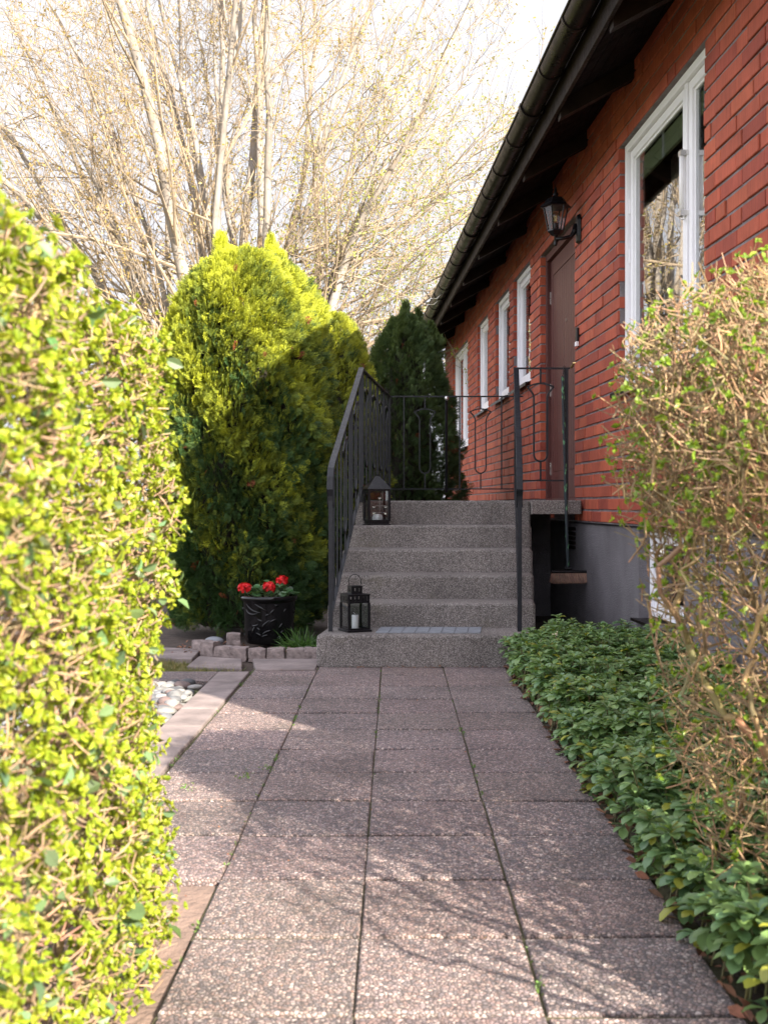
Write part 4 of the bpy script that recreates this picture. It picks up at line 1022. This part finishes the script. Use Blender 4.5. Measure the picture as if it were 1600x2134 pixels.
# ------------------------------------------------------------------ big multi-stemmed tree
def big_tree():
    t = empty('bare_tree', (-2.3, 17, 0), label='huge multi stemmed pale barked tree with budding yellow leaves behind the thujas', cat='tree')
    ns = 24
    bx_ = np.concatenate([np.linspace(-1.2,-0.75,7), np.linspace(-0.40,0.45,10), np.linspace(0.5,1.2,7)])
    st_ = np.stack([bx_*0.55, rng.uniform(-.55,.55,ns), np.zeros(ns)], 1)
    d = np.stack([bx_*0.09+rng.normal(size=ns)*.035, rng.normal(size=ns)*.12, np.ones(ns)], 1)
    L = rng.uniform(11.5, 15.0, ns)*(1-0.25*np.abs(bx_)**2); n1 = 16
    P1 = grow(st_, d, L, n1, 0.065, np.stack([bx_*0.028, np.zeros(ns), np.full(ns, .01)], 1)); r0 = rng.uniform(.06,.125,ns)
    R1 = r0[:,None]*np.linspace(1,.12,n1+1)[None]**0.9
    mb = MB(); tubes(mb, P1, R1, 9, np.ones((ns,3))); mb.build('trunk', M['treebark'], t, smooth=True)
    mbr = MB(); one = lambda k: np.ones((k,3))
    # main limbs
    s, dd, idx, tt = branch_from(P1, 8, 0.24, 0.95, 16, 46)
    out = s.copy(); out[:,2] = 0; dd = dd + norm(out)*0.22 + [[0,0,.15]]; L2 = rng.uniform(2.4,5.6,len(s))*(1.25-tt*0.75); n2 = 9
    P2 = grow(s, dd, L2, n2, 0.07, (0,0,0.035)); R2 = (np.minimum(r0[idx]*(1-tt*0.85)*0.36, .034))[:,None]*np.linspace(1,.16,n2+1)[None]
    tubes(mbr, P2, R2, 6, one(len(s)))
    # long low sweeping limbs
    nl = 44; li = rng.integers(0, ns, nl); lt = rng.uniform(.20,.40,nl)*n1; s = P1[li, lt.astype(int)]
    sg = np.where(bx_[li] > 0, 1, -1)*np.where(rng.random(nl) < .12, -1, 1)
    dd = np.stack([sg*1.0, rng.normal(size=nl)*.5, rng.uniform(.2,.75,nl)], 1)
    Pl = grow(s, dd, rng.uniform(4.2,6.8,nl), 12, 0.09, (0,0,0.0)); tubes(mbr, Pl, rng.uniform(.018,.034,nl)[:,None]*np.linspace(1,.14,13)[None], 6, one(nl))
    # second order
    s, dd, i3, tt = branch_from(P2, 7, 0.12, 0.98, 22, 58); n3 = 6
    L3 = L2[i3]*rng.uniform(.28,.55,len(s))*(1.15-tt*.6); P3 = grow(s, dd, L3, n3, 0.11, (0,0,0.03)); tubes(mbr, P3, rng.uniform(.0045,.009,len(s))[:,None]*np.linspace(1,.3,n3+1)[None], 4, one(len(s)))
    s, dd, i3, tt = branch_from(Pl, 14, 0.1, 0.98, 22, 62)
    P3b = grow(s, dd, rng.uniform(.9,2.3,len(s))*(1.15-tt*.6), n3, 0.13, (0,0,0.01)); tubes(mbr, P3b, rng.uniform(.007,.012,len(s))[:,None]*np.linspace(1,.3,n3+1)[None], 4, one(len(s)))
    P3 = np.concatenate([P3, P3b])
    s, dd, i4, tt = branch_from(P3, 7, 0.1, 1.0, 20, 60); n4 = 4
    P4 = grow(s, dd, rng.uniform(.25,.95,len(s)), n4, 0.16, (0,0,0.02)); tubes(mbr, P4, rng.uniform(.0026,.0048,len(s))[:,None]*np.linspace(1,.5,n4+1)[None], 3, one(len(s)))
    mbr.build('branches', M['branchbark'], t)
    # small opening leaves and buds on the twigs
    k = 70000; ii = rng.integers(0, len(P4), k); j = rng.integers(1, n4+1, k); p = P4[ii, j] + rng.normal(size=(k,3))*.03
    world_x = p[:,0]; g = np.clip((world_x+0.6)/3.5 + rng.normal(size=k)*.25, 0, 1)[:,None]*np.clip((9.5-p[:,2])/4, 0.15, 1)[:,None]
    keep = rng.random(k) < (0.55 + 0.45*g[:,0]); p = p[keep]; g = g[keep]; k = len(p)
    c = (np.array([[0.42,0.31,0.12]])*(1-g) + np.array([[0.30,0.36,0.07]])*g)*rng.uniform(.75,1.2,(k,1))
    LV = np.array([(0,0,0),(.5,.28,.05),(1,0,0),(.5,-.28,.05)]); A = frames(rng.normal(size=(k,3))+[[0,0,.3]])
    mb = MB(); scatter(mb, LV, [[(0,1,2,3)]], p, A*rng.uniform(.028,.066,(k,1,1)), c); mb.build('leaves', M['treeleaf'], t)
big_tree()

# ------------------------------------------------------------------ privet hedges
def space_fill(roots, T, bias=0.3):
    """connect target points into branching wood; returns parent index and radii"""
    P = np.concatenate([roots, T]); nr = len(roots); par = np.full(len(P), -1)
    dist0 = np.min(np.linalg.norm(T[:,None]-roots[None], axis=2), axis=1); order = np.argsort(dist0) + nr
    used = np.zeros(len(P), bool); used[:nr] = True; pl_ = np.zeros(len(P))
    act = np.array(list(range(nr)))
    X = np.empty((len(P),3)); X[:nr] = roots; pls = np.zeros(len(P)); ids = np.empty(len(P), int); ids[:nr] = np.arange(nr); cnt = nr
    for o in order:
        q = P[o]; dd = np.linalg.norm(X[:cnt]-q, axis=1); c = dd + bias*pls[:cnt] + np.maximum(0, X[:cnt,2]-q[2])*0.8
        k = int(np.argmin(c)); par[o] = ids[k]; X[cnt] = q; pls[cnt] = pls[k] + dd[k]; ids[cnt] = o; cnt += 1
    tips = np.ones(len(P)); 
    for k in range(cnt-1, nr-1, -1):
        tips[par[ids[k]]] += tips[ids[k]]
    return P, par, tips
def privet(name, label, roots, T, wood_r, twig_n, cl_n, surf, leafcols, ls, tw_col, old_n=0, berry_n=0, stub=0.05, tmax=0.016, tips_leaf=0.0):
    t = empty(name, tuple(roots[0]*[1,1,0]), label=label, cat='hedge', group='clipped privet hedges framing the path')
    off = np.array(t.location)
    P, par, tips = space_fill(roots, T); idx = np.where(par >= 0)[0]
    r = np.minimum(wood_r*tips**0.42, tmax); a = P[par[idx]]; b = P[idx]; mid = (a+b)/2 + rng.normal(size=a.shape)*np.linalg.norm(b-a,axis=1)[:,None]*0.045
    seg = np.stack([a, mid, b], 1); rp = np.minimum(r[par[idx]], r[idx]*1.35); rad = np.stack([rp, (rp+r[idx])/2, r[idx]], 1)
    mb = MB(); tubes(mb, seg-off, rad, 5, vary((tw_col[0]*.85,tw_col[1]*.85,tw_col[2]*.8), len(idx), .25)); mb.build('branches', M['twig'], t, smooth=True)
    # clipped fine twigs
    pos, nrm = surf(twig_n); d = nrm*0.7 + rng.normal(size=pos.shape)*0.62 + [[0,0,.25]]
    Pt = grow(pos - norm(d)*stub*0.5, d, rng.uniform(.4,1.25,twig_n)*stub, 3, 0.12, (0,0,.05))
    mb = MB(); tubes(mb, Pt-off, rng.uniform(.0007,.0016,twig_n)[:,None]*np.array([1.2,1.1,1,.8])[None], 4, vary(tw_col, twig_n, .3)); mb.build('twigs', M['twig'], t)
    # leaf clusters at twig ends
    k = rng.integers(0, twig_n, cl_n); cp = Pt[k, 3] + rng.normal(size=(cl_n,3))*0.004; cd = norm(Pt[k,3]-Pt[k,2])
    mb = MB(); LV, LF = leaf_tpl(0.62, 0.25, 0.15)
    for j in range(6):
        m = cl_n; az = rng.uniform(0, 6.28, m); F0 = frames(cd); sp = 0.35 if j > 3 else 0.95
        d = cd*(1.0 if j > 3 else .45) + sp*(np.cos(az)[:,None]*F0[:,:,1] + np.sin(az)[:,None]*F0[:,:,2])
        base = leafcols[rng.integers(0, len(leafcols), m)]*rng.uniform(.75,1.2,(m,1))
        A = frames(d, 0.3, cd); s = ls*rng.uniform(.5,1.45,m)*(0.75 if j > 3 else 1)
        scatter(mb, LV, LF, cp-off, A*s[:,None,None], base)
    if old_n:
        pos, nrm = surf(old_n); d = nrm*.6+rng.normal(size=pos.shape)*.7; A = frames(d, .5, nrm)
        scatter(mb, LV, LF, pos+nrm*.012-off, A*rng.uniform(.022,.036,(old_n,1,1)), vary((0.13,0.20,0.09), old_n, .35))
    mb.build('leaves', M['leafy'], t)
    if berry_n:
        pos, nrm = surf(berry_n)
        for p in pos:
            mb = MB(); blob(mb, p+rng.normal(size=3)*.003-off, .0045,.0045,.0055,(1,1,1),0,1,0); mb.build('berry', M['berry'], t, smooth=True)
    return t
# left hedge: x from -1.15 to -0.44, y 0.75..2.3, height 1.24
LX0, LX1, LY0, LY1, LZ = -1.15, -0.445, 0.72, 2.28, 1.235
def lump(p): return 0.022*(np.sin(p[:,1]*7+p[:,2]*5)+np.sin(p[:,1]*13-p[:,2]*11+1)) + 0.012*np.sin(p[:,2]*29+p[:,1]*23)
def surf_left(n):
    f = rng.choice(4, n, p=[.60,.18,.19,.03]); u, v = rng.random(n), rng.random(n); dp = np.abs(rng.normal(size=n))*0.045
    P = np.zeros((n,3)); Nn = np.zeros((n,3)); m = f == 0
    zz = 0.03 + v*(LZ-0.03)
    P[m] = np.stack([LX1 - dp[m] , LY0+u[m]*(LY1-LY0), zz[m]], 1); Nn[m] = (1,0,0)
    P[m,0] += lump(P[m])
    m = f == 1; P[m] = np.stack([LX0+u[m]*(LX1-LX0), LY0+v[m]*(LY1-LY0), LZ - dp[m]], 1); Nn[m] = (0,0,1); P[m,2] += lump(P[m][:,[0,0,1]])*1.2
    m = f == 2; P[m] = np.stack([LX0+u[m]*(LX1-LX0), LY1 - dp[m]*1.0 - 0.05*(1-np.minimum(1,zz[m]/0.3)), zz[m]], 1); Nn[m] = (0,1,0)
    m = f == 3; P[m] = np.stack([LX0+dp[m]*0, LY0+u[m]*(LY1-LY0), zz[m]], 1); Nn[m] = (-1,0,0)
    # rounded corner at the far end and along the top
    e = np.clip((P[:,1]-(LY1-.14))/.14, 0, 1); P[:,0] -= np.where(P[:,0] > LX1-.2, .05*e**2, 0)
    e = np.clip((P[:,2]-(LZ-.12))/.12, 0, 1); P[:,0] -= np.where(P[:,0] > LX1-.2, .05*e**2, 0)
    P[:,2] *= 1 + 0.075*(2.28-P[:,1])
    return P, Nn
nT = 3600; Tl = np.stack([rng.uniform(LX0,LX1-.03,nT), rng.uniform(LY0,LY1-.03,nT), rng.uniform(.05,LZ-.03,nT)], 1)
near = rng.random(nT) < .5; Tl[near,0] = LX1 - .03 - np.abs(rng.normal(size=near.sum()))*.06
Tl[:,2] *= 1 + 0.075*(2.28-Tl[:,1])
rl = np.array([(-0.74, y, -0.02) for y in (1.95, 1.55, 1.15, 0.85)])
yg = np.array([(0.255,0.33,0.022),(0.31,0.365,0.026),(0.21,0.29,0.022),(0.34,0.355,0.04)])
privet('privet_hedge', 'tall clipped privet hedge full of yellow green leaves on the left', rl, Tl, .0014, 15500, 21000, surf_left, yg, 0.0118, (0.28,0.19,0.115), old_n=1000, berry_n=16, stub=0.042)

# right hedge: twiggy, few leaves

def inside_r(P):
    x, y, z = P[:,0], P[:,1], P[:,2]
    wz = np.interp(z, [0.05,0.35,0.65,0.85,1.0,1.24,1.31,1.37,1.43], [.20,.29,.34,.38,.41,.405,.35,.25,.08])
    ex = np.where(x < 0.89, (0.89-x)/wz, np.maximum(0,(x-1.45)/.2)); ey = np.abs(y-2.2)/(wz*0.95)
    a = (ex**2.2 + ey**2.2) < 1
    # the part that runs on towards the street, beside the camera
    w2 = np.interp(z, [0.05,0.4,0.8,1.1,1.3,1.38], [.12,.2,.3,.34,.28,.1])
    b = (np.abs(x-1.14)/w2 < 1) & (y > 1.02) & (y < 2.2)
    a = a & ((z > 0.85) | (x > 0.84) | ((np.sin(x*911+y*713+z*577)*43758.5) % 1 < 0.5))
    return a | b
def samp(n, f=inside_r):
    out = []
    while sum(map(len, out)) < n:
        q = np.stack([rng.uniform(.42,1.66,n*3), rng.uniform(1.0,2.62,n*3), rng.uniform(.1,1.44,n*3)], 1); out.append(q[f(q)])
    return np.concatenate(out)[:n]
def surf_right(n):
    P = samp(n*3); c = np.stack([np.clip(P[:,0],0.89,1.45), np.where(P[:,1] < 1.95, P[:,1], 2.2), P[:,2]*.75+.15], 1); d = P - c
    key = np.linalg.norm(d*[[1,1.1,.9]], axis=1) + rng.random(len(P))*.16; o = np.argsort(-key)[:n]
    return P[o], norm(d[o])
Tr = samp(9500); rt = np.array([(0.81,2.22,-.02),(0.86,2.30,-.02),(0.90,2.12,-.02),(0.83,2.13,-.02),(0.95,2.24,-.02),(1.16,2.22,-.02),(1.30,2.18,-.02),(1.42,2.25,-.02),(1.12,1.85,-.02),(1.16,1.5,-.02),(1.13,1.2,-.02)])
privet('privet_hedge', 'twiggy brown privet hedge with sparse green buds on the right', rt, Tr, .0010, 18500, 5200, surf_right, np.array([(0.20,0.30,0.03),(0.26,0.34,0.04),(0.15,0.26,0.025)]), 0.0125, (0.27,0.18,0.095), stub=0.065, tmax=0.0085)

# ------------------------------------------------------------------ ground cover
mb = MB(); n = 2900
y = rng.uniform(1.55, 6.45, n); xr = 1.72 - HR*y
x = 0.70 + PX*(y-5.97) + rng.random(n)*(xr-0.70)
ok = ~((y > 5.98) & (x < 0.93+0.11*(y-6.05))); x, y = x[ok], y[ok]; n = len(x)
edge = np.clip((x-(0.68+PX*(y-5.97)))/0.16, 0, 1)
fade = np.clip((6.5-y)/0.5, 0, 1)
hgt = (0.075 + 0.115*np.sqrt(edge) + 0.035*np.sin(x*9+y*5)*np.sin(y*6.3) + rng.normal(size=n)*.036)*(0.66+0.26*fade)
def obovate():
    xs = [0, .3, .6, .85, 1.0]; ws = [.03, .13, .26, .24, .05]; V = []
    for x, ww in zip(xs, ws):
        zc = 0.05*math.sin(x*3) - 0.20*x*x; V += [(x, -ww, zc+ww*.35), (x, 0, zc), (x, ww, zc+ww*.35)]
    return np.array(V), [[(i*3+j, i*3+j+1, i*3+j+4, i*3+j+3) for i in range(4) for j in range(2)]]
PV, PF = obovate()
stems = np.stack([np.stack([x-(0.02)*(1-edge), y, np.full(n,-.01)],1), np.stack([x, y, hgt*.6],1), np.stack([x-0.03*(1-edge), y, hgt],1)], 1)
ms = MB(); tubes(ms, stems, np.full((n,3), .0022), 4, vary((.13,.12,.05), n))
for tier, (k, el, sc, dz) in enumerate(((6,.15,1.0,0),(5,.55,.8,.006),(5,-.25,.95,-.045),(3,1.2,.5,.012))):
    for j in range(k):
        az = rng.uniform(0, 6.28, n) if j == 0 else az0 + 6.28*j/k + rng.normal(size=n)*.2
        if j == 0: az0 = az
        d = np.stack([np.cos(az)-0.25*(1-edge), np.sin(az), np.full(n, el)+rng.normal(size=n)*.18], 1)
        A = frames(d, 0.12, np.tile([[0.,0,1.]], (n,1)))
        hue = rng.random((n,1)); c = np.array([[0.11,0.205,0.098]])*(1-hue) + np.array([[0.18,0.275,0.088]])*hue
        yl = rng.random(n) < 0.06; c[yl] = (0.26,0.27,0.04); c = c*rng.uniform(.75,1.2,(n,1))
        pp = stems[:,2] + np.array([[0,0,dz]]); s = rng.uniform(.036,.060,n)*sc
        keep = rng.random(n) < .93
        scatter(mb, PV, PF, pp[keep], (A*s[:,None,None])[keep], c[keep])
gc = tag(mb.build('ground_cover', M['pachy'], smooth=True), 'low glossy green whorled ground cover between path and house wall', 'ground cover', kind='stuff')
tag(ms.build('ground_cover_stems', M['twig']), 'thin stems of the ground cover beside the path', 'ground cover', kind='stuff')
# cream blossom spikes
mb = MB(); k = 26; ii = rng.integers(0, n, k)
for i in ii:
    c = stems[i,2] + [0,0,.02]
    for q in range(9): blob(mb, c+rng.normal(size=3)*[.006,.006,.012], .004,.004,.004, (0.6,0.5,0.36), 0, 1, 0)
tag(mb.build('ground_cover_blossom', M['dry']), 'tiny cream flower spikes among the ground cover leaves', 'flowers', kind='stuff')
# dry leaves and crumbs
mb = MB(); LV, LF = leaf_tpl(0.6, 0.3, -0.3); k = 330
y = rng.uniform(1.8,6.1,k); x = 0.69+PX*(y-5.97)+np.abs(rng.normal(size=k))*.05-0.02
x2 = rng.uniform(-1.3,-.5,160); y2 = rng.uniform(6.55,7.1,160); x3 = rng.uniform(-.7,.66,260); y3 = rng.uniform(2,6,260); x4 = rng.uniform(-.2,.75,60); y4 = rng.uniform(5.98,6.045,60)
p = np.stack([np.concatenate([x,x2,x3,x4]), np.concatenate([y,y2,y3,y4]), np.concatenate([np.full(k,.004), np.full(160,.012), np.full(260,.005), np.full(60,.005)])], 1)
kk = len(p); A = frames(rng.normal(size=(kk,3))*[[1,1,.25]], .35, np.tile([[0.,0,1.]], (kk,1)))
sz = np.concatenate([rng.uniform(.015,.042,k), rng.uniform(.012,.03,160), rng.uniform(.002,.009,260), rng.uniform(.006,.016,60)])
scatter(mb, LV, LF, p, A*sz[:,None,None], vary((0.20,0.095,0.055), kk, .4)); tag(mb.build('dry_leaves', M['dry']), 'dry brown fallen leaves along the path edge and bed', 'leaf litter', kind='stuff')
# small weeds in the path joints
mb = MB(); LV, LF = leaf_tpl(0.5, 0.2, 0.1); P = []
for i in range(70):
    c = random.choice(cols_[:4]); yy = rng.uniform(2, 6); 
    for q in range(rng.integers(3, 9)): P.append((c+PX*(yy-5.97)+rng.normal()*.004, yy+rng.normal()*.01, rng.uniform(-.006,.004)))
for cx, cy in ((-0.46,3.58),(-0.40,3.70),(-0.62,3.45),(-0.71,2.75),(-0.66,2.5),(-0.70,2.2)):
    for q in range(22): P.append((cx+rng.normal()*.015, cy+rng.normal()*.02, .004+abs(rng.normal())*.008))
P = np.array(P); k = len(P); A = frames(rng.normal(size=(k,3))+[[0,0,.6]])
scatter(mb, LV, LF, P, A*rng.uniform(.005,.013,(k,1,1)), vary((0.10,0.17,0.04), k, .3)); tag(mb.build('joint_weeds', M['grass']), 'tiny green weeds growing in the joints of the path', 'weeds', kind='stuff')
